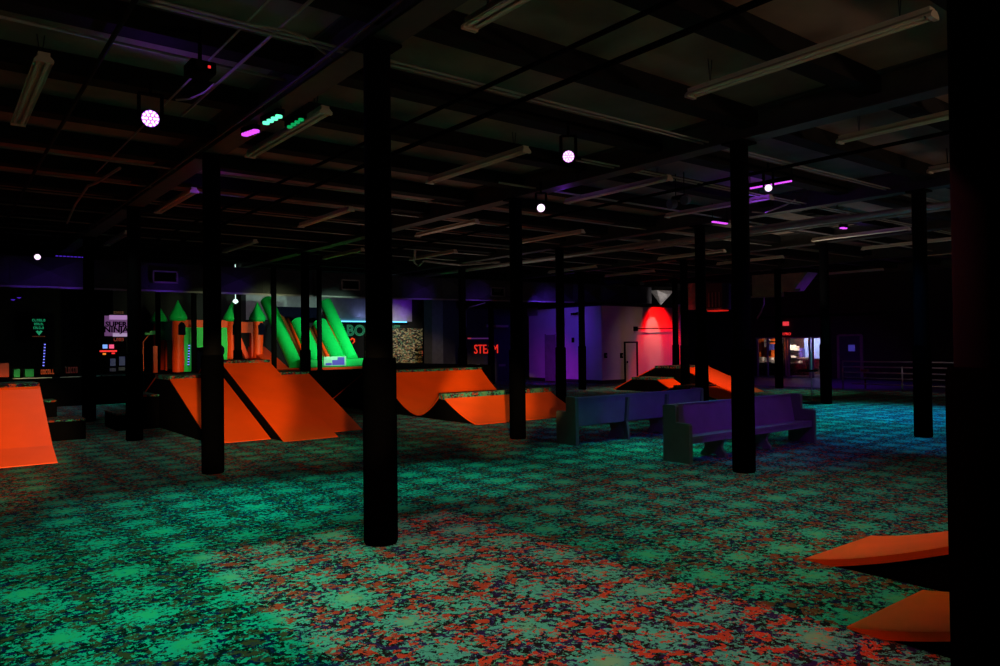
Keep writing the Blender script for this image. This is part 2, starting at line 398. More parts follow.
# ================================================================ LONG DUCT
DV = 22.0
du = thing('air_duct', 'long rectangular sheet metal duct with crossed panels along the far side', 'duct', (8, DV, 3.07))
def dz(u): return 3.20 + max(0, (u - 12)) * .010
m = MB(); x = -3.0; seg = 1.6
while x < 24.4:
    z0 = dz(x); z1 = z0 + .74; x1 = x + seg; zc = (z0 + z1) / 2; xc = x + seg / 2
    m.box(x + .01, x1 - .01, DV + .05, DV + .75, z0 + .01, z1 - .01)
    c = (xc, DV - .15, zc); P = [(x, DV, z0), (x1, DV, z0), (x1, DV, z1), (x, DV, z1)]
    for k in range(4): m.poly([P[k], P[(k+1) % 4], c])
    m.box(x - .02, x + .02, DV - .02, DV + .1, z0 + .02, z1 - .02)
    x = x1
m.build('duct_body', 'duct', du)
MB().bar((-3, DV - .03, dz(-3) - .03), (12, DV - .03, dz(12) - .03), .06, .05).bar((12, DV - .03, dz(12) - .03), (21, DV - .03, dz(21) - .03), .06, .05).build('bottom_flange', 'rail', du)
for px, py in [(165, 277), (350, 285), (497, 292)]:
    p = gv(px, py, DV - .1)
    f = MB()
    for a in (-1, 1):
        f.box(p.x + a*.31 - .02, p.x + a*.31 + .02, p.y - .06, p.y + .05, p.z - .17, p.z + .17)
        f.box(p.x - .33, p.x + .33, p.y - .06, p.y + .05, p.z + a*.15 - .02, p.z + a*.15 + .02)
    g = f.build('vent_grille', 'conduit', du)
    s_ = MB().box(p.x - .29, p.x + .29, p.y - .02, p.y + .06, p.z - .13, p.z + .13)
    for k in range(5): s_.box(p.x - .29, p.x + .29, p.y - .05, p.y - .02, p.z - .11 + k*.05, p.z - .10 + k*.05)
    s_.build('slats', 'black', g)
# right hand ducts
sd = thing('duct_end', 'bright silver folded duct end above the red lit wall', 'duct', (26, 22, 3.2))
m = MB(); a_ = gv(657, 290, 21.9); b_ = gv(674, 290, 21.9); c_ = gv(666, 305, 21.9)
T = [(a_.x, 21.9, a_.z), (b_.x, 21.9, a_.z), (b_.x, 22.3, a_.z), (a_.x, 22.3, a_.z)]; Bt = (c_.x, 22.2, c_.z); Cn = ((a_.x + b_.x) / 2 - .1, 21.7, (a_.z + c_.z) / 2 + .1)
m.poly([T[0], Cn, Bt]); m.poly([T[0], T[1], Cn]); m.poly([Cn, T[1], Bt]); m.poly([T[1], T[2], Bt]); m.poly([T[2], T[3], Bt]); m.poly([T[3], T[0], Bt]); m.poly(T[::-1])
m.build('folded_sheet', 'silver', sd)
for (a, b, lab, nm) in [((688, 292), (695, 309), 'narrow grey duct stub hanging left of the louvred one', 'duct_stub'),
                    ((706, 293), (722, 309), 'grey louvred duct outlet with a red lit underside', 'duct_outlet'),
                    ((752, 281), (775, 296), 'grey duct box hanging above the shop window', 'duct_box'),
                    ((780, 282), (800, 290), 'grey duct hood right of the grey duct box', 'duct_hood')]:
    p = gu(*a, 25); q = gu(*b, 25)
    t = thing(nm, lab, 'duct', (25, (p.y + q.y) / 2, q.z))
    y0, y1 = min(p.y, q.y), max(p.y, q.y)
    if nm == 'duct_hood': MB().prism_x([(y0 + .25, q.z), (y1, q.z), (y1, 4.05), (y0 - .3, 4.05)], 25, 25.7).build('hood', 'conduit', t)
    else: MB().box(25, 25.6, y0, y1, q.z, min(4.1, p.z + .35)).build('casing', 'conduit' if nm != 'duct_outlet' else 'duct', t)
    fl = MB().box(24.96, 25.02, y0 - .04, y1 + .04, q.z - .02, q.z + .05)
    fl.build('flange', 'conduit', t)
    if nm == 'duct_outlet':
        s_ = MB()
        for k in range(4): s_.box(24.97, 25.0, y0 + .1 + k * (y1 - y0 - .1) / 4, y0 + .13 + k * (y1 - y0 - .1) / 4, q.z + .1, p.z)
        s_.build('louvres', 'conduit', t)
        MB().box(25.0, 25.5, y0 + .05, y1 - .05, q.z - .07, q.z - .03).build('underside_red_glow', em('red_glow_strip', (1, .02, .01), .5), t)  # added glowing strip for the red light on the underside
# ================================================================ ORANGE RAMPS
def arc(y0, z0, y1, z1, n=10, k=1.8):
    """concave transition: flat at (y0,z0), steepest at (y1,z1)"""
    return [(y0 + (y1 - y0) * (i / n), z0 + (z1 - z0) * (i / n) ** k) for i in range(n + 1)]
def ramp(name, label, u0, u1, line, deck=None, back=None, group='orange skate ramps', lip=.055):
    """line: skin profile foot -> top [(v,z)]; deck: v where the flat top ends; back: foot of the back slope"""
    base = line[0]; t = thing(name, label, 'ramp', ((u0 + u1) / 2, base[0], 0), group)
    top = line[-1]; out = [(y, max(z - .025, .0)) for y, z in line]
    outl = list(out)
    if outl[0][1] <= 0: pass
    d = deck if deck else top[0] + .02
    outl.append((d, top[1] - .025))
    if back: outl.append((back, 0))
    else: outl.append((d, 0))
    # remove duplicates along the ground
    cl = []
    for p in outl:
        if not cl or (abs(p[0] - cl[-1][0]) + abs(p[1] - cl[-1][1])) > 1e-4: cl.append(p)
    if line[0][1] > .03: cl.insert(0, (line[0][0], 0))
    MB().prism_x(cl, u0 + .01, u1 - .01).build('side_frame', 'plywood_black', t)
    MB().slab_x(line, u0, u1, .024).build('ramp_skin', 'orange', t)
    if deck: MB().box(u0, u1, top[0], deck, top[1] - .024, top[1] + lip).build('carpet_top', 'carpet', t)
    if back:
        MB().slab_x([(deck, top[1]), (back, .01)], u0, u1, .024).build('back_skin', 'orange', t)
    return t
def steps(label, blocks, name='carpeted_steps', group='carpeted steps beside the ramps'):
    b0 = blocks[0]; t = thing(name, label, 'steps', ((b0[0] + b0[1]) / 2, b0[2], 0), group)
    for (x0, x1, y0, y1, z) in blocks:
        o = MB().box(x0, x1, y0, y1, 0, z - .03).build('step', 'plywood_black', t)
        MB().box(x0 - .01, x1, y0 - .01, y1, z - .03, z).build('tread', 'carpet', o)
    return t
ramp('bank_ramp', 'orange bank ramp cut off by the left edge, next to the carpeted steps', -1.0, 1.54, [(12.09, .01), (12.6, .2), (14.02, 1.0)], 14.9)
steps('two low black steps with carpeted treads right of the leftmost ramp', [(1.56, 2.34, 14.96, 15.75, .36), (1.56, 2.0, 15.78, 16.4, .66)])
ramp('bank_ramp', 'orange bank ramp leftmost of the three side by side, behind the left column', 3.8, 4.80, [(12.62, .01), (15.16, 1.0)], 16.3, 18.9)
ramp('bank_ramp', 'tallest and widest orange bank ramp in the middle of the three', 4.82, 5.80, [(12.07, .01), (15.26, 1.27)], 16.5, 18.6)
ramp('bank_ramp', 'orange bank ramp rightmost and darkest of the three side by side', 5.82, 6.64, [(12.78, .01), (15.2, 1.0)], 16.3, 18.6)
steps('three black steps with carpeted treads left of the orange banks', [(3.02, 3.40, 15.9, 17.1, .33), (3.41, 3.78, 15.9, 17.1, .67)])
# spine and tall quarter pipe
ql = arc(11.94, .01, 13.12, .46, 26, 1.45)
t = ramp('spine_ramp', 'low curved orange quarter pipe with a speckled carpet top edge', 8.75, 11.75, ql, 13.33, None, lip=.10)
valley = [(13.335, .50)] + [(13.33 + (14.2 - 13.33) * (i / 8), .05 + .45 * (1 - i / 8) ** 1.7) for i in range(1, 9)] + [(14.2 + 1.65 * (i / 36), .05 + .88 * (i / 36) ** 1.7) for i in range(1, 37)]
t = thing('quarter_pipe', 'tall curved orange half pipe behind the low one, with carpet along its top', 'ramp', (10.2, 14.2, 0), 'orange skate ramps')
out = [(y, z - .025) for y, z in valley]
MB().prism_x([(13.33, 0)] + out + [(16.75, .905), (18.95, 0)], 8.76, 11.74).build('side_frame', 'plywood_black', t)
MB().slab_x(valley, 8.75, 11.75, .024).build('ramp_skin', 'orange', t)
MB().box(8.75, 11.75, 15.85, 16.75, .905, .99).build('carpet_top', 'carpet', t)
MB().slab_x([(16.75, .93), (18.95, .01)], 8.75, 11.75, .024).build('back_skin', 'orange', t)
# fun boxes far right of centre
def funbox(label, u0, u1, f0, t0, t1, f1, z):
    t = thing('fun_box', label, 'ramp', (u0, (t0 + t1) / 2, 0), 'orange fun boxes')
    MB().prism_x([(f0, 0), (t0, z - .025), (t1, z - .025), (f1, 0)], u0 + .01, u1 - .01).build('side_frame', 'plywood_black', t)
    MB().slab_x([(f0, .012), (t0, z)], u0, u1, .03).build('ramp_skin', 'orange', t)
    MB().slab_x([(t1, z), (f1, .012)], u0, u1, .03).build('ramp_skin', 'orange', t)
    MB().box(u0, u1, t0, t1, z - .024, z + .05).build('carpet_top', 'carpet', t)
    return t
funbox('low orange fun box with a flat carpeted top in front of the taller one', 18.7, 19.5, 15.0, 15.75, 16.85, 17.66, .40)
funbox('taller orange fun box sloping down to the right below the red lit wall', 19.52, 21.0, 13.4, 15.45, 16.55, 18.35, .76)
funbox('small low orange fun box just showing above the purple pew', 17.2, 18.4, 12.3, 13.3, 13.9, 14.9, .3)
# near right quarter pipes
def near_ramp(label, u0, u1, v0):
    line = [(v0 - 1.7 * (i / 40), .012 + .3 * (1.7 * i / 40) ** 1.32) for i in range(41)]
    t = thing('quarter_pipe', label, 'ramp', ((u0 + u1) / 2, v0, 0), 'orange quarter pipes at the lower right')
    out = [(y, max(z - .04, 0)) for y, z in line]
    cl = [(line[0][0], 0)] + [p for p in out if p[1] > .001] + [(line[-1][0] - .5, line[-1][1] - .04), (line[-1][0] - .5, 0)]
    MB().prism_x(cl, u0 + .015, u1 - .015).build('side_frame', 'plywood_black', t)
    MB().slab_x(line, u0, u1, .012).build('ramp_skin', 'orange', t)
    s_ = MB().slab_x([(y, z) for y, z in line], u0 - .004, u0 + .03, .05); s_.build('edge_band', 'orange', t)
    MB().box(u0, u1, line[-1][0] - .5, line[-1][0], line[-1][1] - .04, line[-1][1] + .01).build('carpet_top', 'carpet', t)
    return t
near_ramp('near orange quarter pipe at lower right, the farther one with a black gap before it', 5.1, 6.1, 2.94)
near_ramp('nearest orange quarter pipe at the bottom right corner', 4.06, 5.02, 2.10)
# ================================================================ PEWS
def pew(label, u0, u1, fv, bv, legs, blue):
    """fv: seat front V, bv: back V. """
    s = 1 if bv > fv else -1
    t = thing('church_pew', label, 'bench', ((u0 + u1) / 2, (fv + bv) / 2, 0), 'long wooden pews')
    D = abs(bv - fv)
    def Y(d): return fv + s * d       # d measured from the seat front backwards
    st = D * .5
    for ux in (u0, u1):
        o = MB().prism_x([(Y(0), 0), (Y(0), .50), (Y(.02), .525), (Y(st), .525), (Y(st), .74), (Y(st + .02), .76), (Y(D - .02), .76), (Y(D), .74), (Y(D), 0)], ux, ux + .07).build('end_panel', 'pew_end', t, bevel=.006)
    MB().prism_x([(Y(.03), .30), (Y(.03), .345), (Y(D - .08), .325), (Y(D - .08), .285)], u0 + .06, u1 + .01).build('seat', 'pew', t, bevel=.005)
    MB().prism_x([(Y(D - .12), .30), (Y(D - .05), .30), (Y(D - .01), .735), (Y(D - .045), .735)], u0 + .06, u1 + .01).build('backrest', 'pew', t, bevel=.005)
    MB().box(u0 + .06, u1 + .01, min(Y(D - .06), Y(D + .005)), max(Y(D - .06), Y(D + .005)), .73, .752).build('top_rail', 'pew', t)
    MB().box(u0 + .06, u1 + .01, min(Y(.035), Y(.055)), max(Y(.035), Y(.055)), .25, .31).build('apron', 'pew', t)
    for ux in legs:
        pr = [(Y(.04), 0), (Y(.03), .05), (Y(.07), .09), (Y(.10), .15), (Y(.07), .22), (Y(.03), .29), (Y(D - .05), .29), (Y(D - .03), .22), (Y(D - .08), .14), (Y(D - .05), .08), (Y(D - .01), .05), (Y(D - .01), 0), (Y(D - .12), 0), (Y(D - .17), .03), (Y(.18), .03), (Y(.14), 0)]
        MB().prism_x(pr, ux, ux + .05).build('leg', 'pew_end', t)
        if blue:   # curved brace up the outside of the back
            MB().prism_x([(Y(D - .10), .28), (Y(D + .03), .0), (Y(D + .035), .1), (Y(D + .0), .3), (Y(D + .02), .5), (Y(D + .04), .70), (Y(D - .02), .70), (Y(D - .03), .45)], ux, ux + .05).build('back_brace', 'pew_end', t)
    return t
pew('purple lit wooden pew facing the camera, standing behind the right column', 7.94, 11.02, 6.17, 6.61, (8.75, 9.85), False)
pew('blue lit wooden pew seen from behind, back to back with the purple one', 8.05, 11.2, 8.87, 8.42, (9.2, 10.2), True)
# ================================================================ PLATFORM, CASTLE, SLIDE
pf = thing('raised_platform', 'black raised platform edge carrying the castle and slide', 'platform', (10, 21.3, 0))
MB().box(5.2, 16.2, 21.3, 27.9, 0, .82).build('deck_body', 'plywood_black', pf)
MB().box(5.2, 16.2, 21.28, 27.9, .82, .85).build('carpet_top', 'black', pf)
MB().box(5.2, 9.0, 21.26, 21.31, .835, .86).build('edge_strip', 'girder', pf)
pf2 = thing('arcade_ledge', 'long low black ledge under the arcade at far left', 'ledge', (1, 23.8, 0))
MB().box(-6, 5.1, 23.8, 27.9, 0, .81).build('ledge_body', 'plywood_black', pf2)
for (a, b) in ((2.0, 2.9), (3.1, 4.1), (4.15, 5.05)):
    MB().box(a, b, 23.78, 23.83, .80, .825).build('edge_strip', 'conduit', pf2)
V0 = 24.0; Z0 = .852
ca = thing('bounce_castle', 'inflatable castle of orange and green walls with green onion spires', 'inflatable castle', (7.5, V0, Z0))
def tower(px, dim=False, v=V0, win=1):
    u = gv(px, 320, v).x
    prof = [(.165, Z0), (.18, Z0 + .4), (.165, Z0 + .8), (.18, 2.0), (.165, 2.46)]
    o = MB().lathe((u, v), prof, 20).build('tower', 'inf_orange', ca)
    MB().lathe((u, v), [(.12, 2.40), (.22, 2.43), (.265, 2.49), (.262, 2.55), (.21, 2.66), (.13, 2.80), (.06, 2.93), (.0, 3.06)], 20).build('spire', 'inf_green', o)
    if win:
        MB().prism_y([(u - .04, 1.98), (u + .17, 1.98), (u + .17, 2.27), (u + .13, 2.34), (u + .065, 2.38), (u + .0, 2.34), (u - .04, 2.27)], v - .19, v - .1).build('mesh_window', 'inf_black', o)
    return u
u1 = tower(178); u2 = tower(232); u3 = tower(257.5)
tower(159, v=27.0, win=0)
MB().box(u1, u2, V0 - .06, V0 + .1, 2.22, 2.45).build('battlement', 'inf_orange', ca)
MB().box(u1, u1 + .42, V0 - .05, V0 + .1, Z0, 2.22).box(u2 - .55, u2, V0 - .05, V0 + .1, Z0, 2.22).box(u1 + .42, u2 - .55, V0 - .05, V0 + .1, 1.6, 2.22).build('front_wall', 'inf_green', ca)
MB().box(u2, u3, V0 - .05, V0 + .1, 2.05, 2.40).box(u2, u2 + .18, V0 - .05, V0 + .1, Z0, 2.05).box(u3 - .22, u3, V0 - .05, V0 + .1, Z0, 2.05).build('front_wall', 'inf_orange', ca)
MB().box(u1 - .05, u1 + .1, V0, V0 + 2.6, 1.85, 2.42).build('side_wall', 'inf_green', ca)
MB().bar((u2 + .2, V0 + .2, 2.05), (u3 - .15, V0 + .2, .9), .14, .14).build('inner_brace', 'inf_orange', ca)
MB().prism_y([(u2 - .42, 1.42), (u2 - .34, 1.30), (u2 - .26, 1.42), (u2 - .27, 1.58), (u2 - .34, 1.66), (u2 - .41, 1.58)], V0 - .07, V0 - .04).build('emblem', 'inf_black', ca)
MB().box(u1 + .15, u2 - .2, V0 + .9, V0 + 1.0, Z0, 2.1).build('mesh_back', 'inf_black', ca)
p = gv(155, 346, 23.95); q = gv(155, 373, 23.95)
tag(MB().box(p.x - .06, p.x + .06, 23.9, 24.0, .852, p.z).build('padded_post', 'inf_orange'), 'thin orange padded post standing left of the castle', 'post')
# slide
slv0, slv1 = 22.35, 24.7
sl = thing('inflatable_slide', 'tall green and orange inflatable slide with four sloping green tubes', 'inflatable slide', (10.8, slv0, Z0))
ends = []
for (bx, by, tx, ty) in [(296, 362, 267, 301), (317, 359, 298, 323), (339, 357, 320, 324), (352, 356, 326, 303)]:
    b = gv(bx, by, slv0); 
    tp = gu(tx, ty, b.x)
    ends.append((b, tp))
    b.z -= .12
    o = MB().tube([b, b + (tp - b) * .3, b + (tp - b) * .7, tp], .25 if 300 < bx < 350 else .21, 14).build('slide_tube', 'inf_green', sl)
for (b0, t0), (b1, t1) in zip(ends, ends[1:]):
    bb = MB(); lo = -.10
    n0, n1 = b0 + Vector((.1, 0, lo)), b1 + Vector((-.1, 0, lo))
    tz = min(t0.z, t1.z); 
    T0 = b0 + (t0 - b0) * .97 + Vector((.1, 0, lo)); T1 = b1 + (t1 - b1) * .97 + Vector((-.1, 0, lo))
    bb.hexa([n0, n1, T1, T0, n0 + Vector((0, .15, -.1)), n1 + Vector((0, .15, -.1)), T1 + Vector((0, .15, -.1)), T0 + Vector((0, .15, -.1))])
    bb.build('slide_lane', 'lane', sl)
    for f_ in (.68,):
        a = n0 + (n1 - n0) * f_; c = T0 + (T1 - T0) * f_
        MB().tube([a + Vector((0, -.02, .04)), c + Vector((0, -.02, .04))], .055, 8).build('lane_rib', 'inf_orange', sl)
bu0, bu1 = gv(300, 362, 22).x, gv(364, 362, 22).x
MB().box(bu0, bu1, 21.75, 22.3, .92, 1.19).build('landing_bolster', 'inf_green', sl, bevel=.05)
MB().box(bu0 - 1.0, bu1, 21.74, 22.4, Z0, .925).build('base_band', 'inf_orange', sl)
MB().prism_x([(22.3, Z0), (24.9, Z0), (24.6, 1.6), (22.6, .95)], bu0 - .7, bu0 - .15).build('side_apron', 'inf_orange', sl)
MB().box(ends[0][1].x + .1, ends[3][1].x - .25, 24.5, 24.75, 2.45, 2.95).build('top_netting', 'inf_black', sl)
sg = gv(335, 361.5, 21.72)
s_ = MB().box(sg.x - .38, sg.x + .38, 21.71, 21.74, sg.z - .14, sg.z + .16).build('size_chart', mat('pale_green_board', (.25, .5, .35), .6), sl); s_['label'] = 'pale green panel with violet blocks of rising height'
for k, (w0, w1, h) in enumerate([(-.32, -.12, .07), (-.10, .08, .16), (.08, .32, .24)]):
    MB().box(sg.x + w0, sg.x + w1, 21.70, 21.712, sg.z - .11, sg.z - .11 + h).build('chart_block', em('violet_block', (.05, .01, .45), .9), s_)
# rear edge mats behind left: soft play blocks and signs on the ledge
def pbox(px0, py0, px1, py1, v, d, name, m, label, cat, parent=None):
    p = gv(px0, py1, v); q = gv(px1, py0, v)
    o = MB().box(p.x, q.x, v, v + d, max(p.z, .0), q.z)
    if parent is not None: return o.build(name, m, parent)
    return tag(o.build(name, m), label, cat)
pbox(-12, 363, 9, 377.5, 24.2, .5, 'soft_play_block', 'inf_orange', 'orange soft block at the very left edge on the ledge', 'soft block')
pbox(14, 369, 20, 377.5, 24.3, .4, 'soft_play_block', 'inf_green', 'narrower green soft block, next to the orange one', 'soft block')
pbox(25, 369, 34, 377, 24.3, .4, 'soft_play_block', 'inf_green', 'wider green soft block, right of the narrow one', 'soft block')
# orange lettered sign
def sign_panel(name, label, px0, py0, px1, py1, v, m='black', d=.06):
    p = gv(px0, py1, v); q = gv(px1, py0, v)
    t = thing(name, label, 'sign', ((p.x + q.x) / 2, v, p.z))
    MB().box(p.x, q.x, v, v + d, p.z, q.z).build('board', m, t)
    return t, p.x, q.x, p.z, q.z
def glyphs(t, x0, x1, z0, z1, v, m, n, name='lettering'):
    """a row of small irregular marks too small to read"""
    mb = MB(); wd = (x1 - x0) / n
    for k in range(n):
        a = x0 + k * wd; b = a + wd * .72; r = random.random()
        mb.box(a, a + wd * .2, v - .012, v, z0, z1)
        if r > .3: mb.box(a, b, v - .012, v, z1 - (z1 - z0) * .22, z1)
        if r < .7: mb.box(a, b, v - .012, v, z0, z0 + (z1 - z0) * .22)
        if r > .5: mb.box(b - wd * .2, b, v - .012, v, z0, z1)
    return mb.build(name, m, t)
t, x0, x1, z0, z1 = sign_panel('price_sign', 'small orange lettered sign low on the arcade ledge', 40, 368.5, 55.5, 375, 24.0)
glyphs(t, x0 + .02, x1 - .02, z0 + .02, z1 - .02, 24.0, em('orange_sign_ink', (.5, .06, .01), .5), 6)
t, x0, x1, z0, z1 = sign_panel('price_sign', 'dim red lettered sign right of the orange lettered one', 65, 366, 79, 374, 24.0)
glyphs(t, x0 + .02, x1 - .02, z0 + .02, z1 - .02, 24.0, em('red_sign_ink', (.06, .006, .006), .5), 5)
t, x0, x1, z0, z1 = sign_panel('hanging_sign', 'small dark sign with green lines of writing and a green arrow, far left', 31, 318, 47, 337, 26.0)
H_ = z1 - z0; ux = x1 - x0
for k, (a, b) in enumerate([(.08, .92), (.2, .8), (.15, .82)]):
    glyphs(t, x0 + ux * a, x0 + ux * b, z1 - H_ * (.12 + .2 * k) - .035, z1 - H_ * (.12 + .2 * k) + .035, 26.0, 'neon_teal', 6)
MB().prism_y([(x0 + ux * .3, z0 + H_ * .30), (x0 + ux * .42, z0 + H_ * .34), (x0 + ux * .5, z0 + H_ * .28), (x0 + ux * .58, z0 + H_ * .34), (x0 + ux * .72, z0 + H_ * .30), (x0 + ux * .5, z0 + H_ * .08)], 25.98, 26.0).build('arrow', 'neon_teal', t)
glyphs(t, x0 + ux * .1, x0 + ux * .9, z0, z0 + .03, 26.0, em('rust_ink', (.12, .03, .01), .5), 7)
# super ninja sign
sv = 26.0
t, x0, x1, z0, z1 = sign_panel('lit_sign', 'glowing pink and violet SUPER NINJA sign above the arcade machine', 105, 316, 131, 336, sv, em('violet_sign_face', (.20, .07, .24), .55), .08)
W_ = x1 - x0; H_ = z1 - z0
MB().box(x0 + .12, x1 - .08, sv - .03, sv, z1 - .12, z1 + .02).build('light_bar', em('pale_pink_bar', (.6, .3, .7), .6), t)
MB().box(x0 + .22, x1 - .0, sv - .03, sv, z0 - .02, z0 + .09).build('light_bar', em('pale_pink_bar2', (.5, .35, .6), .7), t)
text('SUPER', .22, ((x0 + x1) / 2 - .06, sv - .02, z1 - .34), (1, 0, 0), (0, 0, 1), .01, 'lettering', 'black', t, align='CENTER')
text('NINJA', .26, ((x0 + x1) / 2 - .06, sv - .02, z0 + .12), (1, 0, 0), (0, 0, 1), .01, 'lettering', 'black', t, align='CENTER')
glyphs(t, x0 + .25, x1 - .2, z1 + .06, z1 + .14, sv, em('dim_orange_ink', (.12, .04, .02), .5), 5)
glyphs(t, x0 + .25, x1 - .2, z0 - .16, z0 - .06, sv, em('red_ink', (.3, .03, .02), .5), 4)
# arcade machine
p0 = gv(99, 372, 26.0); p1 = gv(127, 341, 26.0)
t = thing('arcade_machine', 'black arcade machine with red and blue lights and two dim screens', 'arcade machine', ((p0.x + p1.x) / 2, 26.1, .82))
MB().prism_x([(26.05, .812), (26.8, .812), (26.8, p1.z + .1), (26.3, p1.z + .1), (26.05, p1.z - .2)], p0.x, p1.x).build('cabinet', 'plywood_black', t)
def pl(a, b, c, d, m, name):
    p = gv(a, d, 26.0); q = gv(c, b, 26.0); return MB().box(p.x, q.x, 26.0, 26.06, p.z, q.z).build(name, m, t)
pl(103, 344.5, 107.5, 348.5, em('blue_white_lamp', (.2, .4, 1), 1.0), 'lamp'); pl(109.5, 344.5, 114, 348.5, em('pink_lamp', (1, .1, .25), .9), 'lamp')
pl(100, 350.2, 117, 352, 'led_red', 'light_bar'); pl(103, 353, 106, 354.8, em('amber_lamp', (1, .25, .02), .9), 'lamp'); pl(112, 352.5, 115, 354, 'led_red', 'lamp')
pl(110.5, 358.5, 115.5, 366, 'screen_blue', 'screen'); pl(119.5, 356.5, 125, 365.5, 'screen_blue', 'screen')
pl(110, 368, 116, 371.5, em('grey_button_panel', (.03, .025, .05), .35), 'button_panel'); pl(119, 367, 125, 370.5, em('grey_button_panel2', (.03, .028, .035), .35), 'button_panel')
def led_string(label, a, b, n, v):
    p = gv(*a, v); q = gv(*b, v)
    t = thing('led_strip', label, 'light strip', (p.x, v, q.z), 'dotted blue LED strips')
    MB().bar((p.x, v + .04, p.z + .05), (q.x, v + .04, q.z - .05), .05, .03).build('backing', 'black', t)
    for k in range(n):
        c = p + (q - p) * k / (n - 1)
        MB().box(c.x - .020, c.x + .020, v - .01, v + .03, c.z - .013, c.z + .013).build('led', 'led_blue', t)
led_string('vertical dotted blue LED strip at far left under the green sign', (45, 344.5), (43.5, 365.5), 8, 26)
led_string('vertical dotted blue LED strip on the castle beside its left tower', (189.3, 345.5), (188.5, 364.5), 8, V0 - .1)
# frame left of castle
t = thing('play_arch', 'dim frame with a green bar and slanting legs left of the castle', 'play frame', (6, 26, .82))
a = gv(145, 334, 26); b = gv(163, 333, 26)
MB().bar((a.x, 26, a.z), (b.x, 26, b.z), .08, .07).bar((a.x + .15, 26, a.z + .06), (b.x - .15, 26, b.z + .06), .06, .06).build('top_bar', em('dim_green_glow', (.01, .05, .012), .6, (.02, .3, .06)), t)  # bar is no lamp; its faint green light is put in as glow
c = gv(143, 342, 26); d = gv(166, 342, 26)
MB().bar((a.x + .15, 26, a.z), (c.x, 26, c.z), .03, .03).bar((b.x - .15, 26, b.z), (d.x, 26, d.z), .03, .03).bar((c.x, 26, c.z), (c.x, 26, .81), .05, .05).bar((d.x, 26, d.z), (d.x, 26, .84), .05, .05).build('leg', 'inf_orange', t)
# ================================================================ FAR BACK WALL BEHIND THE SLIDE
BV = 28.0
ug = gv(246, 310, BV).x
struct(MB().box(ug, 17.0, BV, BV + .2, 2.62, 4.4), 'wall_back', 'grey_wall')
struct(MB().box(5.2, ug, BV, BV + .2, 2.62, 4.4), 'wall_back_left', 'wall_dark')
struct(MB().box(5.2, 17.0, BV, BV + .2, 0, 2.62), 'wall_back_lower', 'wall_dark')
struct(MB().box(17.0, 20.9, BV, BV + .2, 0, 4.4), 'wall_back_right', 'wall_dark')
a = gv(343, 322, BV); b = gv(407, 322, BV)
ls = thing('light_strip', 'bright cyan light strip along the foot of the lilac wall', 'light strip', (a.x, BV, 2.6))
MB().box(12.2, b.x - .05, BV - .08, BV - .01, 2.57, 2.62).build('diffuser', 'led_cyan', ls)
MB().box(12.2, b.x, BV - .10, BV, 2.53, 2.57).build('tray', 'black', ls)
struct(MB().box(16.10, 16.62, 25.0, 25.6, 0, 4.05), 'trim_90', 'slate')
struct(MB().box(16.62, 17.35, 25.1, 25.29, 0, 4.05), 'trim_91', 'wall_navy')
# mottled panel
a = gv(366, 366.5, BV - .1); b = gv(422.5, 328.5, BV - .1)
def mottle():
    m = bpy.data.materials.new('speckled_panel'); m.use_nodes = True; nt = m.node_tree; bs = nt.nodes['Principled BSDF']
    tc = nt.nodes.new('ShaderNodeTexCoord'); v = nt.nodes.new('ShaderNodeTexVoronoi'); v.inputs['Scale'].default_value = 13
    mp = nt.nodes.new('ShaderNodeMapping'); mp.inputs['Rotation'].default_value = (0, math.radians(40), 0); mp.inputs['Scale'].default_value = (1, 1, 1.9)
    nt.links.new(tc.outputs['Object'], mp.inputs['Vector']); nt.links.new(mp.outputs[0], v.inputs['Vector'])
    sep = nt.nodes.new('ShaderNodeSeparateColor'); nt.links.new(v.outputs['Color'], sep.inputs[0])
    r = nt.nodes.new('ShaderNodeValToRGB'); cr = r.color_ramp; cr.interpolation = 'CONSTANT'
    cr.elements[0].color = (.02, .02, .02, 1); cr.elements[1].position = .35; cr.elements[1].color = (.22, .22, .12, 1)
    for p_, c_ in ((.5, (.05, .05, .05)), (.62, (.45, .40, .22)), (.75, (.35, .12, .06)), (.82, (.12, .25, .16)), (.92, (.6, .55, .42))):
        e = cr.elements.new(p_); e.color = (*c_, 1)
    nt.links.new(sep.outputs[0], r.inputs[0]); nt.links.new(r.outputs[0], bs.inputs['Base Color']); bs.inputs['Roughness'].default_value = .9
    return m
MT['mottle'] = mottle()
t = thing('speckled_panel', 'speckled multicoloured wall panel right of the green slide', 'wall panel', ((a.x + b.x) / 2, BV, a.z))
MB().box(a.x, b.x, BV - .1, BV - .01, a.z, b.z).build('panel', 'mottle', t)
a = gv(427.5, 366, BV - .1); b = gv(431.5, 330, BV - .1)
t = thing('speckled_panel', 'narrow speckled panel strip beside the slate pilaster', 'wall panel', ((a.x + b.x) / 2, BV, a.z))
MB().box(a.x, b.x, BV - .1, BV - .01, a.z, b.z).build('panel', 'mottle', t)
p = gv(422, 356, BV - .3); q = gv(430, 350, BV - .3)
t = thing('counter_rack', 'black rack with an orange square in front of the speckled panel', 'rack', ((p.x + q.x) / 2, BV - .3, .82))
MB().box(p.x + .02, q.x, BV - .3, BV - .25, p.z, q.z).build('orange_card', em('orange_card', (.35, .05, .02), .5), t)
for k in range(5):
    c = gv(416, 346 + k * 4.4, BV - .3); d = gv(434, 346 + k * 4.4, BV - .3)
    MB().box(c.x, d.x, BV - .32, BV - .22, c.z - .02, c.z + .03).build('shelf', 'black', t)
p = gv(424, 345, BV - .3)
MB().box(p.x - .03, p.x + .03, BV - .3, BV - .2, 0, p.z + .05).build('post', 'black', t)
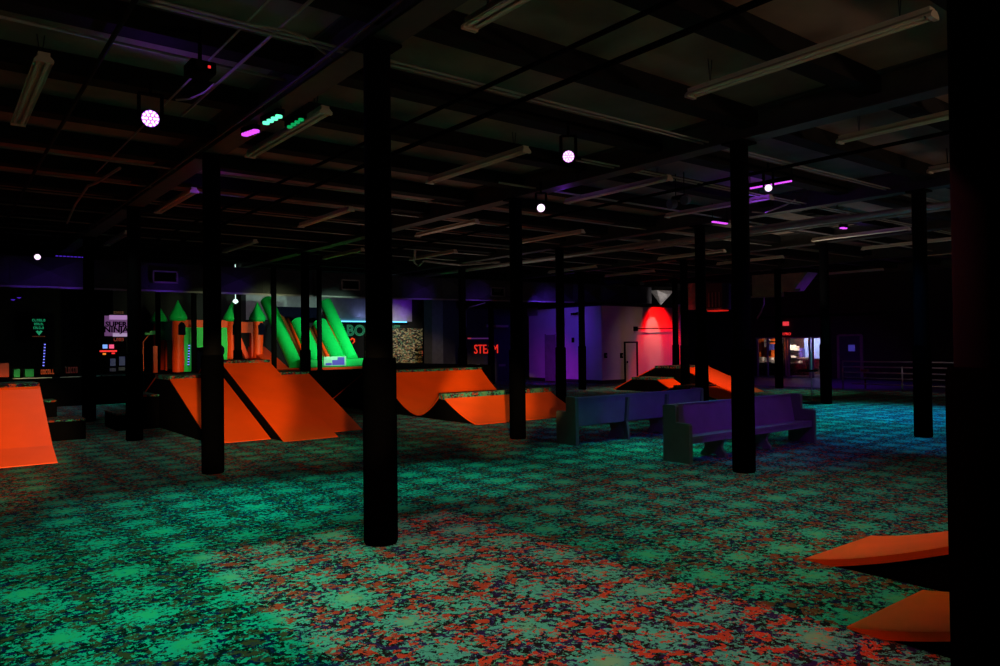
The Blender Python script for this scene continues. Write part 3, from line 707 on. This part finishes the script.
# BOUNCE sign
p = gv(346, 335.5, BV - .05)
t = thing('neon_sign', 'thin green outlined BOUNCE lettering on the dark wall beside the slide', 'sign', (p.x, BV - .05, p.z))
text('BOUNCE', .62, (p.x, BV - .08, p.z), (1, 0, 0), (0, 0, 1), .01, 'lettering', 'neon_green', t, outline=.018)
q = gv(350.5, 340, BV - .05)
MB().tube([q, q + Vector((.08, 0, .07)), q + Vector((.17, 0, .03)), q + Vector((.17, 0, -.08)), q + Vector((.10, 0, -.14))], .03, 6).build('orange_stroke', 'neon_orange', t)
# STEAM front
SV = 25.3
struct(MB().box(16.6, 20.92, SV, SV + .15, 0, 3.1), 'wall_steam', 'wall_navy')
p = gv(474, 353.6, SV - .03); q = gv(501, 353.6, SV)
t = thing('neon_sign', 'red STEAM letters on the dark shop front', 'sign', (p.x, SV, p.z))
text('STEAM', .54, (p.x, SV - .03, p.z), (1, 0, 0), (0, 0, 1), .012, 'lettering', 'steam_red', t, sx=.80)
p = gv(468, 338.5, SV - .03); q = gv(489, 338.5, SV - .03)
t = thing('light_strip', 'dim violet strip light above the red STEAM letters', 'light strip', (p.x, SV, p.z))
MB().box(p.x, q.x, SV - .05, SV, p.z - .025, p.z + .025).build('diffuser', em('dim_violet_strip', (.09, .02, .14), .6), t)
MB().box(p.x, p.x + .14, SV - .055, SV, p.z - .02, p.z + .03).build('red_end', em('dim_red_end', (.5, .04, .04), .6), t)
for (a, b, c, d, lab) in [(465, 364, 469, 366, 'tiny pale card low on the dark shop front, left'), (471, 364, 480, 365.6, 'long tiny pale card low on the dark shop front'), (499, 364, 505.5, 366.5, 'tiny grey pink card low on the dark shop front, right')]:
    pbox(a, b, c, d, SV - .03, .02, 'notice_card', 'door_grey', lab, 'card')
pbox(496, 325, 508.5, 327, SV - .4, .3, 'pale_tray', 'conduit', 'thin pale shelf high above the STEAM letters', 'shelf')
pbox(486, 324.6, 489, 327, SV - .4, .1, 'lamp_box', 'conduit', 'tiny pale lamp box left of the thin high shelf', 'lamp')
# ================================================================ PALE ROOM
RU, RV, RH = 20.95, 20.40, 3.05
struct(MB().box(RU, RU + .15, RV + .15, 24.78, 0, RH), 'wall_room_left', 'white_wall')
struct(MB().box(RU, 25.25, RV, RV + .15, 0, RH), 'wall_room_front', 'white_wall')
struct(MB().box(RU, 25.25, RV, 24.78, RH, RH + .06), 'ceiling_room', 'wall_dark')
struct(MB().box(RU - .02, RU, RV - .02, 24.78, 0, .14).box(RU, 25.25, RV - .02, RV, 0, .14), 'baseboard_room', 'wall_dark')
def jamb_door(t, x0, x1, v, z):
    pass
d1 = MB().box(22.26, 22.90, RV - .03, RV - .005, .02, 1.58).build('door_1', 'white_wall'); d1['kind'] = 'structure'
MB().box(22.20, 22.26, RV - .05, RV - .002, .0, 1.64).box(22.90, 22.98, RV - .06, RV - .002, .0, 1.64).box(22.20, 22.98, RV - .06, RV - .002, 1.58, 1.64).build('door_frame', 'wall_dark', d1)
MB().lathe((22.34, RV - .06), [(.025, .78), (.03, .8), (.03, .84), (.025, .86)], 10).build('door_handle', 'black', d1)
d2 = MB().box(RU - .03, RU - .005, 23.06, 23.66, .02, 1.96).build('door_2', 'door_grey'); d2['kind'] = 'structure'
MB().box(RU - .04, RU - .002, 23.66, 23.70, 0, 2.0).box(RU - .04, RU - .002, 23.02, 23.06, 0, 2.0).build('door_frame', 'door_grey', d2)
for px, lab in ((605.5, 'small black switch box on the pale wall, left of the two beside the door'), (621.5, 'small black switch box right beside the door of the pale room')):
    p = gv(px, 355.5, RV - .02)
    t = thing('switch_box', lab, 'switch box', (p.x, p.y, p.z), 'switch boxes by the pale room door')
    MB().box(p.x - .06, p.x + .06, RV - .06, RV - .002, p.z - .10, p.z + .10).build('box', 'black', t)
    MB().box(p.x - .02, p.x + .02, RV - .075, RV - .06, p.z - .04, p.z + .04).build('button', 'door_grey', t)
p = gv(636, 328.5, RV - .1)
t = thing('wall_rod', 'thin black horizontal rod with a bracket on the red lit wall', 'rod', (p.x, RV, p.z))
MB().tube([(p.x, RV - .12, p.z), (25.25, RV - .12, p.z + .02)], .018, 8).build('rod', 'black', t)
MB().box(p.x - .05, p.x + .05, RV - .16, RV - .002, p.z - .10, p.z + .08).build('bracket', 'black', t)
p = gu(576, 313, RU - .1)
t = thing('security_camera', 'small black camera high on the violet lit wall', 'camera', (RU - .1, p.y, p.z))
MB().bar((RU, p.y, p.z + .03), (RU - .14, p.y, p.z), .03, .03).build('bracket', 'black', t)
MB().tube([(RU - .08, p.y - .08, p.z - .02), (RU - .3, p.y + .10, p.z - .05)], .05, 10).build('body', 'black', t)
p = gu(572.5, 340, RU - .05)
tag(MB().box(RU - .05, RU - .003, p.y - .06, p.y + .06, p.z - .1, p.z + .1).build('wall_bell', 'black'), 'small dark box on the violet lit wall below the camera', 'box')
p = gu(532, 312, RU - .02)
tag(MB().box(RU - .05, RU - .003, p.y - .35, p.y + .30, p.z - .17, p.z + .17).build('wall_vent', 'door_grey'), 'grey vent plate at the upper left of the violet lit wall', 'vent')
tag(MB().box(25.45, 25.6, 20.2, 20.35, 0, 3.2).build('corner_post', 'white_trim'), 'thin pale post beyond the corner of the pale room', 'post')
# ================================================================ RIGHT WALL, SHOP WINDOW, DOOR
WU = 30.0
ops = (16.30, 19.52, 1.76)
wl = MB().box(WU, WU + .2, -5, ops[0], 0, 4.4).box(WU, WU + .2, ops[1], 34, 0, 4.4).box(WU, WU + .2, ops[0], ops[1], ops[2], 4.4)
struct(wl, 'wall_right', 'wall_dark')
struct(MB().box(WU, 34, ops[0] - .3, ops[0] - .15, 0, 2.6), 'wall_shop_side', 'wall_dark')
struct(MB().box(33.2, 33.35, 14, 24, 0, 2.6), 'wall_shop_back', 'wall_dark')
struct(MB().box(WU, 34, 14, 24, 2.6, 2.7), 'ceiling_shop', 'wall_dark')
def vy(px, u=WU): return gu(px, 350, u).y
w1 = MB()
for px in (757.5, 767.5, 786, 788.5, 809.5, 812.5, 823): y = vy(px); w1.box(WU - .03, WU + .06, y - .03, y + .03, 0, 1.74)
w1.box(WU - .03, WU + .06, ops[0], ops[1], 1.70, 1.76)
w1o = w1.build('window_1', mat('window_frame_metal', (.16, .14, .18), .5)); w1o['kind'] = 'structure'
gm = bpy.data.materials.new('clear_glass'); gm.use_nodes = True
nt = gm.node_tree; nt.nodes.clear(); o_ = nt.nodes.new('ShaderNodeOutputMaterial'); tr = nt.nodes.new('ShaderNodeBsdfTransparent'); gl = nt.nodes.new('ShaderNodeBsdfGlossy'); mx = nt.nodes.new('ShaderNodeMixShader')
gl.inputs['Roughness'].default_value = .05; mx.inputs[0].default_value = .06; tr.inputs[0].default_value = (.92, .93, .95, 1)
nt.links.new(tr.outputs[0], mx.inputs[1]); nt.links.new(gl.outputs[0], mx.inputs[2]); nt.links.new(mx.outputs[0], o_.inputs[0])
MB().box(WU + .01, WU + .018, ops[0], ops[1], .05, 1.70).build('window_pane', gm, w1o)
# inside the shop
def su(px0, py0, px1, py1, u, d, name, m, label=None, cat=None, parent=None):
    p = gu(px0, py1, u); q = gu(px1, py0, u)
    o = MB().box(u, u + d, min(p.y, q.y), max(p.y, q.y), max(p.z, 0), q.z)
    if parent is not None: return o.build(name, m, parent)
    return tag(o.build(name, m), label, cat)
MT['shop_orange'] = mat('orange_shop_wall', (.9, .14, .01), .6)
MT['shop_blue'] = mat('blue_shop_wall', (.14, .22, .55), .7)
MT['goods'] = mat('pale_packaging', (.85, .72, .62), .5, var=.4, vscale=12)
su(763.5, 336, 779, 358, 32.9, .2, 'display_board', 'shop_orange', 'bright orange wall board inside the shop, behind the counter', 'board')
su(758, 336, 762, 357, 32.9, .2, 'display_board', 'shop_orange', 'narrow orange wall board at the left end of the shop', 'board')
su(785, 337, 787.5, 361, 32.9, .2, 'display_board', 'shop_orange', 'thin orange strip of wall between the shop windows', 'board')
t = thing('menu_screen', 'dark menu screen with a grey frame hanging on the orange board', 'screen', tuple(gu(770, 343, 32.6)))
su(764, 339, 769, 347, 32.6, .1, 'grey_card', 'door_grey', parent=t); su(766, 341, 776, 342.6, 32.5, .06, 'dark_bar', 'black', parent=t)
su(769, 344, 772.5, 350, 32.4, .2, 'goods_bag', mat('blue_bag', (.05, .05, .3), .6), 'small dark blue bag hanging before the orange board', 'bag')
for i, (a, b, c, d, lab) in enumerate([(757.5, 357, 761.5, 362.5, 'pale parcel at the left end of the shop counter'), (765, 357.5, 771, 362, 'pale parcels heaped under the orange board'), (771, 360, 776.5, 363, 'pale green parcel at the right of the heap'),
    (790, 345, 793.5, 350, 'creamy bright package topmost left on the shop rack'), (794, 346, 796.5, 350.5, 'creamy bright package topmost right on the shop rack'), (790.5, 352.8, 796.5, 354.8, 'pink package on the middle shelf of the rack'), (791, 355.8, 796, 357.8, 'pale pink package low on the middle shelf'), (790.5, 360, 794.5, 363, 'pale package on the lowest shelf, left'), (795.5, 361, 800, 363, 'pale package on the lowest shelf, right')]):
    su(a, b, c, d, 31.6, .25, 'goods_package', 'goods', lab, 'package')
t = thing('display_rack', 'dark display rack holding pale packages in the shop', 'rack', tuple(gu(793, 372, 31.6)))
for y_ in (351.4, 359.1, 363.8): su(789.5, y_, 797.5, y_ + .7, 31.55, .4, 'shelf', 'plywood_black', parent=t)
for x_ in (789.3, 797.3): su(x_, 344, x_ + .5, 380, 31.9, .05, 'upright', 'plywood_black', parent=t)
t = thing('shop_counter', 'dark shop counter with a pale top edge behind the glass', 'counter', tuple(gu(785, 378, 31.3)))
su(758, 364.5, 806, 385, 31.2, .5, 'counter_front', 'plywood_black', parent=t)
su(797, 357.7, 806, 358.7, 31.2, .5, 'counter_top', 'goods', parent=t)
su(792, 376, 809, 377, 30.6, .3, 'foot_rail', 'white_trim', 'pale low rail on the shop floor behind the right pane', 'rail')
su(804.5, 337, 811.5, 358.5, 32.6, .2, 'curtain', 'shop_blue', 'pale blue curtain panel inside the shop, left of the post', 'curtain')
su(812.5, 336, 820, 358.5, 32.6, .2, 'curtain', 'shop_blue', 'blue curtain panel inside the shop, right of the post', 'curtain')
su(798, 348, 802, 357, 32.3, .2, 'arcade_cabinet', mat('indigo_panel', (.05, .04, .3), .6), 'indigo cabinet in the back of the shop', 'cabinet')
# exit signs
p = gu(785.4, 326.2, WU - .1)
t = thing('exit_sign', 'small glowing red EXIT sign above the shop window', 'exit sign', tuple(p))
MB().box(WU - .12, WU, p.y - .11, p.y + .11, p.z + .02, p.z + .20).build('box', em('exit_red', (.9, .05, .07), .8), t)
text('EXIT', .10, (WU - .13, p.y + .105, p.z + .075), (0, -1, 0), (0, 0, 1), .005, 'lettering', em('x', (1, .35, .35), .9) and 'led_white' if False else 'led_red', t)
p = gu(782.8, 335.2, WU - .05)
t = thing('neon_sign', 'small red neon word below the EXIT sign', 'sign', tuple(p))
text('I PRO', .16, (WU - .06, p.y, p.z), (0, -1, 0), (0, 0, 1), .01, 'lettering', em('pink_red_neon', (1, .06, .12), .9) and 'led_red', t)
# grey door right
d3 = MB().box(WU - .04, WU - .005, vy(861.0), vy(839.5), 0, 1.76).build('door_3', 'wall_navy'); d3['kind'] = 'structure'
fr = MB()
for px in (838.8, 862): y = vy(px); fr.box(WU - .07, WU, y - .05, y + .05, 0, 1.80)
fr.box(WU - .07, WU, vy(862), vy(838.8), 1.76, 1.84); fr.build('door_frame', mat('dim_door_frame', (.16, .13, .14), .6), d3)
p = gu(851.5, 348, WU - .07)
tag(MB().box(WU - .08, WU - .05, p.y - .13, p.y + .13, p.z - .13, p.z + .13).build('door_notice', em('blue_glow_paper', (.05, .05, .42), .45, (.2, .2, .3))), 'small blue lit notice on the dark door at right', 'notice')  # blue light on the paper is put in as a glow
# rail along the rink
t = thing('rink_railing', 'long grey metal railing with five bars along the rink edge', 'railing', (RINK, 10.5, 0))
for k, z in enumerate((.90, .73, .55, .37, .18)):
    MB().tube([(RINK, 12.4 - (.3 if k == 4 else 0), z), (RINK, 3.5, z)], .021, 8).build('rail_bar', 'rail', t)
for y in (12.4, 10.52, 7.6, 4.6):
    MB().tube([(RINK, y, 0), (RINK, y, .9 if y != 10.52 else .76)], .025, 8).build('rail_post', 'rail', t)
tag(MB().box(24.3, 24.45, 11.75, 11.95, .52, .64).box(24.36, 24.40, 11.83, 11.87, 0, .52).build('post_box', mat('dull_orange_paint', (.12, .03, .02), .7)), 'small dim orange box on a stem behind the railing', 'box')
# tray stand
s0 = gz(812, 403.5); 
t = thing('tray_stand', 'thin stand with a dark tray and a round foot by the rink edge', 'stand', (s0.x, s0.y, 0))
MB().lathe((s0.x, s0.y), [(.26, 0), (.26, .015), (.2, .03), (.03, .05), (.02, .06)], 24).build('foot', 'plywood_black', t)
MB().tube([(s0.x, s0.y, .05), (s0.x, s0.y, 1.3)], .016, 8).build('pole', 'rail', t)
MB().lathe((s0.x - .09, s0.y + .02), [(.02, .80), (.19, .82), (.21, .84), (.21, .86)], 24).build('tray', 'plywood_black', t)
# ================================================================ STAGE LIGHTS
def par(label, px, py, z, r, aim=None, dots=False, lens='led_violet', group='violet LED spotlights'):
    c = gz(px, py, z); d = ((Vector(aim) if aim else CAMP) - c).normalized()
    t = thing('par_spotlight', label, 'spotlight', tuple(c), group)
    a = d.cross(Vector((0, 0, 1))).normalized(); b = a.cross(d)
    m_ = MB(); m_.tube([c - d * .30, c - d * .22, c - d * .02, c + d * .01], r * 1.15, 18).build('can', 'black', t)
    ln = MB().tube([c + d * .012, c + d * .02], r, 18).build('lens', lens, t)
    if dots:
        for R_, n in ((.0, 1), (.45, 6), (.8, 12)):
            for k in range(n):
                q = c + (a * math.cos(6.283 * k / n) + b * math.sin(6.283 * k / n)) * R_ * r + d * .022
                MB().tube([q, q + d * .006], r * .19, 8).build('led', 'led_white', ln)
    y_ = MB()
    for s in (-1, 1): y_.bar(c + a * s * (r * 1.3) - d * .12, c + a * s * (r * 1.3) - d * .12 + Vector((0, 0, .24)), .02, .03)
    y_.bar(c - a * r * 1.35 - d * .12 + Vector((0, 0, .24)), c + a * r * 1.35 - d * .12 + Vector((0, 0, .24)), .03, .02)
    top = c - d * .12 + Vector((0, 0, .24)); y_.bar(top, (top.x, top.y, 4.19), .025, .025)
    y_.build('yoke', 'black', t)
    return c
cP1 = par('biggest bright violet LED spotlight at upper left', 150.5, 118.5, 3.8, .078, dots=True)
cP2 = par('violet pink LED spotlight upper of the two near the centre', 568.5, 156.5, 3.75, .066, dots=True, lens='led_magenta')
cP3 = par('white hot violet spotlight lower of the two near the centre', 541, 208, 3.75, .062, lens='led_white')
cP4 = par('bluish spotlight in the middle of the dotted violet strip', 768.5, 188, 3.8, .05, lens=None or 'led_white')
cP5 = par('small pink violet lamp above the duct at far left', 37.5, 257, 3.75, .065, lens='led_white')
for px, py, lab in ((681, 202, 'dim unlit double lamp hanging from thin rods right of centre'),):
    c = gz(px, py, 3.75)
    t = thing('twin_emergency_lamp', lab, 'lamp', tuple(c))
    MB().tube([c + Vector((.02, .14, 0)), c + Vector((-.08, .16, -.02))], .075, 12).build('lamp_head', 'slate', t)
    MB().tube([c + Vector((.02, -.10, .02)), c + Vector((-.08, -.12, .0))], .07, 12).build('lamp_head', 'slate', t)
    MB().box(c.x - .05, c.x + .05, c.y - .1, c.y + .14, c.z + .05, c.z + .10).tube([c + Vector((0, .1, .1)), c + Vector((0, .1, .45))], .008, 6).tube([c + Vector((0, -.06, .1)), c + Vector((0, -.06, .45))], .008, 6).build('bracket', 'black', t)
def led_bar(label, a, b, z, n, m, wd=.05, name='led_bar', size=.024, group='coloured LED bars'):
    p = gz(*a, z); q = gz(*b, z)
    t = thing(name, label, 'LED bar', tuple((p + q) / 2), group)
    MB().bar(p + Vector((0, 0, .045)), q + Vector((0, 0, .045)), wd * 1.6, .06).build('housing', 'black', t)
    for k in range(n):
        c = p + (q - p) * (k + .5) / n
        MB().lathe((c.x, c.y), [(size, c.z - .006), (size, c.z + .015)], 10).build('led', m, t)
    for c in (p, q): MB().tube([c + Vector((0, 0, .05)), (c.x, c.y, 4.21)], .006, 5).build('hanger', 'black', t)
    return p, q
led_bar('short green LED bar floating beside the fixture, left one', (264, 124.5), (281, 115.8), 3.95, 4, 'led_green', size=.036)
led_bar('dim green reflection of the LED bar on the fluorescent fixture', (288, 128.5), (303, 119), 3.95, 4, 'green_reflection', size=.028)  # the fixture's green reflection, put in as a row of glowing dots
led_bar('thick magenta LED bar left of the green one', (244, 135.5), (257, 131), 3.95, 5, 'led_magenta', size=.042)
led_bar('short bright magenta LED bar left of the right column', (712.5, 222), (727, 224), 3.85, 8, 'led_magenta', size=.035)
led_bar('dotted violet LED strip above the violet tinted fixture', (750, 188.8), (792, 181.2), 3.95, 18, 'led_magenta', size=.017)
led_bar('small pink violet LED on a bar above a fixture at far right', (841, 228), (846, 228.8), 3.9, 2, 'led_magenta', size=.05)
led_bar('dim violet tube above the duct left of the second left column', (55, 256), (92, 258), 3.95, 10, 'led_dimviolet', size=.03)
c = gz(926, 275, 4.05)
tag(MB().lathe((c.x, c.y), [(.01, 3.96), (.07, 3.99), (.08, 4.05), (.02, 4.2)], 14).build('pendant_bulb', em('warm_bulb', (1, .95, .8), 1.2)), 'tiny white bulb alone at far right under the ceiling', 'bulb')
c = gv(235.5, 301.3, 23.6)
tag(MB().lathe((c.x, c.y), [(.01, c.z - .08), (.09, c.z - .02), (.06, c.z + .05), (.012, c.z + .08), (.012, 4.2)], 14).build('pendant_bulb', em('cool_bulb', (.7, 1, .85), 1.3)), 'white green bulb hanging above the middle spire of the castle', 'bulb')
# projector
c = gz(200, 70, 3.85)
t = thing('projector', 'small black projector with a red light hanging at upper left', 'projector', tuple(c))
MB().box(c.x - .10, c.x + .10, c.y - .11, c.y + .11, c.z - .05, c.z + .05).build('body', 'black', t, bevel=.015)
MB().tube([c + Vector((-.04, -.11, 0)), c + Vector((-.04, -.14, 0))], .03, 12).build('lens', 'steel', t)
MB().box(c.x + .03, c.x + .05, c.y - .118, c.y - .108, c.z - .01, c.z + .01).build('status_light', 'led_red', t)
MB().tube([c + Vector((0, 0, .07)), (c.x, c.y, 4.2)], .015, 8).build('mount', 'black', t)
# little lamp cluster lower left of the duct
for (px, py, lab) in ((13, 296.5, 'faint violet lamp under the duct, leftmost'), (19, 294.5, 'faint violet lamp under the duct, right of the leftmost')):
    c = gv(px, py, 21.6)
    t = thing('effect_lamp', lab, 'lamp', tuple(c))
    MB().lathe((c.x, c.y), [(.05, c.z - .07), (.07, c.z), (.03, c.z + .1), (.012, c.z + .1), (.012, 3.1)], 12).build('body', 'black', t)
    MB().lathe((c.x, c.y), [(.02, c.z - .095), (.05, c.z - .072)], 12).build('lens', 'led_dimviolet', t)
# added unseen box whose opening cuts the orange-lit square on the near carpet
zc = Vector((2.2, 2.6, 4.0))
gw = thing('zone_mask_box', 'added black box with an opening that shapes the light on the near carpet', 'spotlight', tuple(zc))
hz = .35; f_ = hz / zc.z
xa, xb, ya, yb = 1.66, 4.05, -.8, 6.02
def pr_(x, y): return (zc.x + (x - zc.x) * f_, zc.y + (y - zc.y) * f_)
(ax, ay), (bx, by) = pr_(xa, ya), pr_(xb, yb)
o = MB(); zz = zc.z - hz
X0, X1, Y0, Y1 = zc.x - .35, zc.x + .35, zc.y - .45, zc.y + .45
o.box(X0, ax, Y0, Y1, zz - .004, zz); o.box(bx, X1, Y0, Y1, zz - .004, zz); o.box(ax, bx, Y0, ay, zz - .004, zz); o.box(ax, bx, by, Y1, zz - .004, zz)
o.build('zone_mask', 'black', gw)
MB().box(X0 - .02, X0, Y0, Y1, zz, zc.z + .1).box(X1, X1 + .02, Y0, Y1, zz, zc.z + .1).box(X0, X1, Y0 - .02, Y0, zz, zc.z + .1).box(X0, X1, Y1, Y1 + .02, zz, zc.z + .1).box(X0, X1, Y0, Y1, zc.z + .1, zc.z + .12).build('housing', 'black', gw)
# ================================================================ LIGHTS
RED = (1, .62, .25); TEAL = (.0, 1, .75); GRN = (.03, 1, .52); VIO = (.28, .04, 1); BLU = (.0, .30, 1)
spot('zone_light', zc, (zc.x + .001, zc.y + .6, 0), 600, (1, .12, .05), 110, .3, .006)
spot('zone_light_violet', zc, (zc.x + .001, zc.y + .6, 0), 90, (.25, .05, 1), 110, .3, .006)
def pool(px, py, w_, color, cone, dz_=3.9, off=(0, 0)):
    g = gz(px, py); w_ = w_ * 1.7; spot('floor_pool', (g.x + off[0], g.y + off[1], dz_), g, w_, color, cone, 1, .05)
pool(60, 610, 170, (.04, 1, .58), 80)
pool(205, 575, 120, (.04, 1, .6), 60)
pool(180, 512, 190, TEAL, 50)
pool(290, 497, 230, TEAL, 45)
pool(450, 478, 210, TEAL, 45)
pool(600, 455, 130, TEAL, 48)
pool(660, 447, 170, GRN, 40)
pool(760, 428, 190, TEAL, 42, off=(0, .3))
pool(330, 447, 60, GRN, 50)
pool(590, 423, 70, GRN, 45)
pool(885, 412, 650, BLU, 75)
pool(905, 440, 240, (0, .35, 1), 55)
pool(870, 424, 330, (0, .5, 1), 75)
pool(940, 418, 330, BLU, 75)
pool(845, 408, 200, TEAL, 70)
pool(800, 420, 120, TEAL, 60)
pool(790, 560, 45, GRN, 45)
pool(700, 560, 40, (.1, 1, .5), 75)
pool(400, 640, 150, (.05, 1, .65), 80)
pool(110, 403, 200, TEAL, 40)
pool(80, 408, 60, (.6, .5, 1), 40)
pool(800, 392, 140, (.4, 1, .6), 55)
pool(620, 389, 90, (.5, 1, .9), 55)
pool(735, 391, 60, (.5, .6, 1), 50)
GRY = (.75, 1, .85)
pool(120, 445, 42, GRY, 80)
pool(30, 490, 34, GRY, 80)
pool(240, 455, 30, GRY, 70)
pool(450, 420, 60, GRY, 75)
pool(680, 500, 60, (.62, 1, .85), 85)
pool(840, 500, 60, (.62, 1, .85), 85)
pool(560, 500, 30, (.5, 1, .85), 75)
pool(700, 447, 90, TEAL, 50, off=(.9, 1.1))
pool(90, 412, 50, (.7, .75, 1), 60)
# faint neutral ceiling glow over the carpet
for (x, y, p) in ((2, 8, 34), (2, 16, 60), (7, 12, 55), (9, 5, 40), (13, 12, 60), (18, 7, 50), (17, 18, 80), (6, 2.5, 26)):
    spot('house_glow', (x, y, 4.0), (x, y, 0), p * .42, (.78, .78, .85), 120, .8, .08)
# added unseen spots near the camera, standing in for the ramps' blacklight glow
def rl(px, py, dist, w_, cone, col=RED, frm=(0, -.6, 1.5)):
    tgt = CAMP + ray(px, py) * dist
    spot('ramp_fill', frm, tgt, w_, col, cone, .6, .06)
rl(8, 438, 12, 9500, 8.8)
rl(228, 402, 13, 8800, 10.5)
rl(318, 398, 13, 3600, 11)
rl(430, 390, 14, 6500, 9)
rl(492, 405, 13, 12000, 8)
rl(535, 402, 13, 5000, 4.2)
spot('box_fill', (17.2, 10.2, 3.6), (19.6, 15.0, .2), 1700, (1, .42, .22), 34, 1, .08)  # added unseen fill that brightens the orange fun boxes
spot('box_fill', (14.5, 17.5, 3.6), (19.0, 17.3, .3), 300, (1, .42, .22), 45, 1, .08)
spot('near_ramp_fill', (3.0, 5.5, 3.6), (5.2, 2.1, .1), 620, (1, .21, .12), 40, .8, .05)  # added unseen fill on the near quarter pipes
# warm weak uplight on the roof: added area lights with no panels, unseen from below
def up(loc, size, p, col):
    l = bpy.data.lights.new('uplight', 'AREA'); l.energy = p; l.color = col; l.size = size
    o = bpy.data.objects.new('roof_fill', l); COL.objects.link(o); o.location = loc; o.rotation_euler = (math.pi, 0, 0)
up((-4, 2, 2.6), 1.5, 60, (1, .75, .5))
up((4, -3, 2.6), 1.5, 100, (1, .72, .5))
up((12, -2.5, 2.6), 1.5, 360, (1, .62, .42))
up((23, -1, 2.6), 1.5, 240, (1, .8, .6))
up((17, 10, 2.4), 1.0, 16, (1, .85, .7))
up((8, 13, 2.4), 1.0, 5, (1, .85, .75))
up((13, 17, 2.4), 1.0, 8, (1, .85, .75))
# violet lights near the lamps
def pt(loc, p, col, r=.02):
    l = bpy.data.lights.new('glow', 'POINT'); l.energy = p; l.color = col; l.shadow_soft_size = r
    o = bpy.data.objects.new('lamp_glow', l); COL.objects.link(o); o.location = loc
spot('p1_beam', cP1 + Vector((0, -.05, .0)), cP1 + Vector((.3, -1, .5)), 6, VIO, 160, 1, .02)
pt((3.62, 12.1, 4.0), 1.6, VIO); pt((11.4, 7.4, 3.9), 4, VIO); pt((8.3, 8.9, 3.95), 1, VIO); pt((16.9, 8.2, 4.0), 1, VIO)
spot('pew_violet', (7.6, 2.6, 3.9), (9.6, 6.4, .45), 260, (.32, .0, 1), 46, 1, .05)
spot('pew_top_violet', (10.3, 6.4, 3.9), (9.6, 7.4, .5), 45, VIO, 75, 1, .03)
spot('pew_blue', (8.6, 4.6, 3.9), (9.6, 8.4, .5), 130, (.03, .14, 1), 44, 1, .05)
spot('rail_fill', (21.5, 8, 3.8), (24, 9.5, .5), 90, (.9, .7, .8), 60, 1, .05)  # added unseen spot to brighten the railing
spot('rink_violet', (26, 12, 4.0), (26, 15, 0), 300, (.30, .04, 1), 120, 1, .1)
# room walls
spot('room_violet', (18.4, 21.2, 3.3), (20.95, 22.7, 1.6), 110, (.13, .04, 1), 110, 1, .05)
spot('room_violet_low', (18.6, 22, .3), (20.95, 22.8, .4), 60, (.5, .02, 1), 80, 1, .05)
spot('room_red', (24.2, 19.2, 3.95), (24.3, 20.4, 1.6), 620, (1, .0, .0), 62, .5, .04)
spot('room_red_core', (23.9, 19.3, 3.95), (23.95, 20.4, 1.8), 110, (.8, .7, .6), 30, .6, .04)
spot('room_warm', (22.3, 15.5, 3.6), (23.4, 20.4, 1.1), 95, (1, .55, .38), 50, 1, .1)
spot('silver_fill', (26.2, 20.8, 3.2), (26.5, 22, 3.6), 45, (1, .9, .85), 100, 1, .05)  # added unseen spot to brighten the silver duct end
# duct glows
for px, p in ((25, 9), (62, 14), (165, 16), (235, 10), (420, 14), (477, 16), (545, 16), (590, 26), (630, 26)):
    g = gv(px, 292, DV); spot('duct_violet', (g.x + .1, DV - .9, 3.0), (g.x, DV, 3.35), p * .5, (.22, .05, 1), 85, 1, .02)
for px in (100, 250, 330, 440):
    g = gv(px, 292, DV); spot('duct_soft', (g.x, DV - 2.5, 2.6), (g.x, DV, 3.4), 1.2, (.8, .7, 1), 80, 1, .1)
# castle and slide lit in green-white
for (x, y, z, tx, ty, tz, p, c, cn) in ((6.4, 18.6, 2.3, 6.6, 24, 1.9, 330, (.75, .9, .4), 44), (8.4, 18.2, 2.4, 8.4, 24, 2.0, 560, (.75, .9, .4), 44),
        (10.6, 18.0, 2.2, 10.4, 23.6, 1.9, 1500, (.55, 1, .7), 42), (12.3, 19.0, 2.0, 12.0, 23.0, 1.5, 900, (.5, 1, .7), 44), (2.4, 19.5, 2.0, 2.2, 24.3, .9, 150, (.8, 1, .7), 50)):
    spot('castle_light', (x, y, z), (tx, ty, tz), p, c, cn, 1, .1)
spot('panel_light', (15.6, 25.6, 3.9), (16.0, BV, 1.5), 260, (1, .92, .75), 70, 1, .1)
spot('soffit_cyan', (14.5, BV - .3, 2.66), (14.5, BV, 3.5), 6, (.35, .45, 1), 160, 1, .05)
spot('soffit_grey', (10, BV - 3, 3.4), (10.5, BV, 3.6), 40, (.85, .8, .9), 120, 1, .1)
spot('soffit_violet', (16.4, BV - .8, 2.7), (16.5, BV, 3.1), 22, (.26, .02, 1), 90, 1, .05)
spot('pilaster_fill', (15.6, 22.4, 1.6), (16.5, 25.0, 2.0), 14, (.6, .7, 1), 70, 1, .05)  # added unseen spot to bring out the slate pilaster
# shop interior
spot('shop_light', (31.0, 18.2, 2.5), (33.0, 18.7, 1.2), 700, (1, .85, .7), 110, 1, .1)
spot('shop_light', (30.6, 17.4, 2.5), (31.7, 17.4, 1.0), 50, (1, .85, .75), 80, 1, .1)
spot('shop_blue_light', (31.2, 16.9, 2.5), (32.7, 16.9, 1.2), 30, (.35, .5, 1), 90, 1, .1)
for o in bpy.data.objects:
    if '_o' in o: del o['_o']
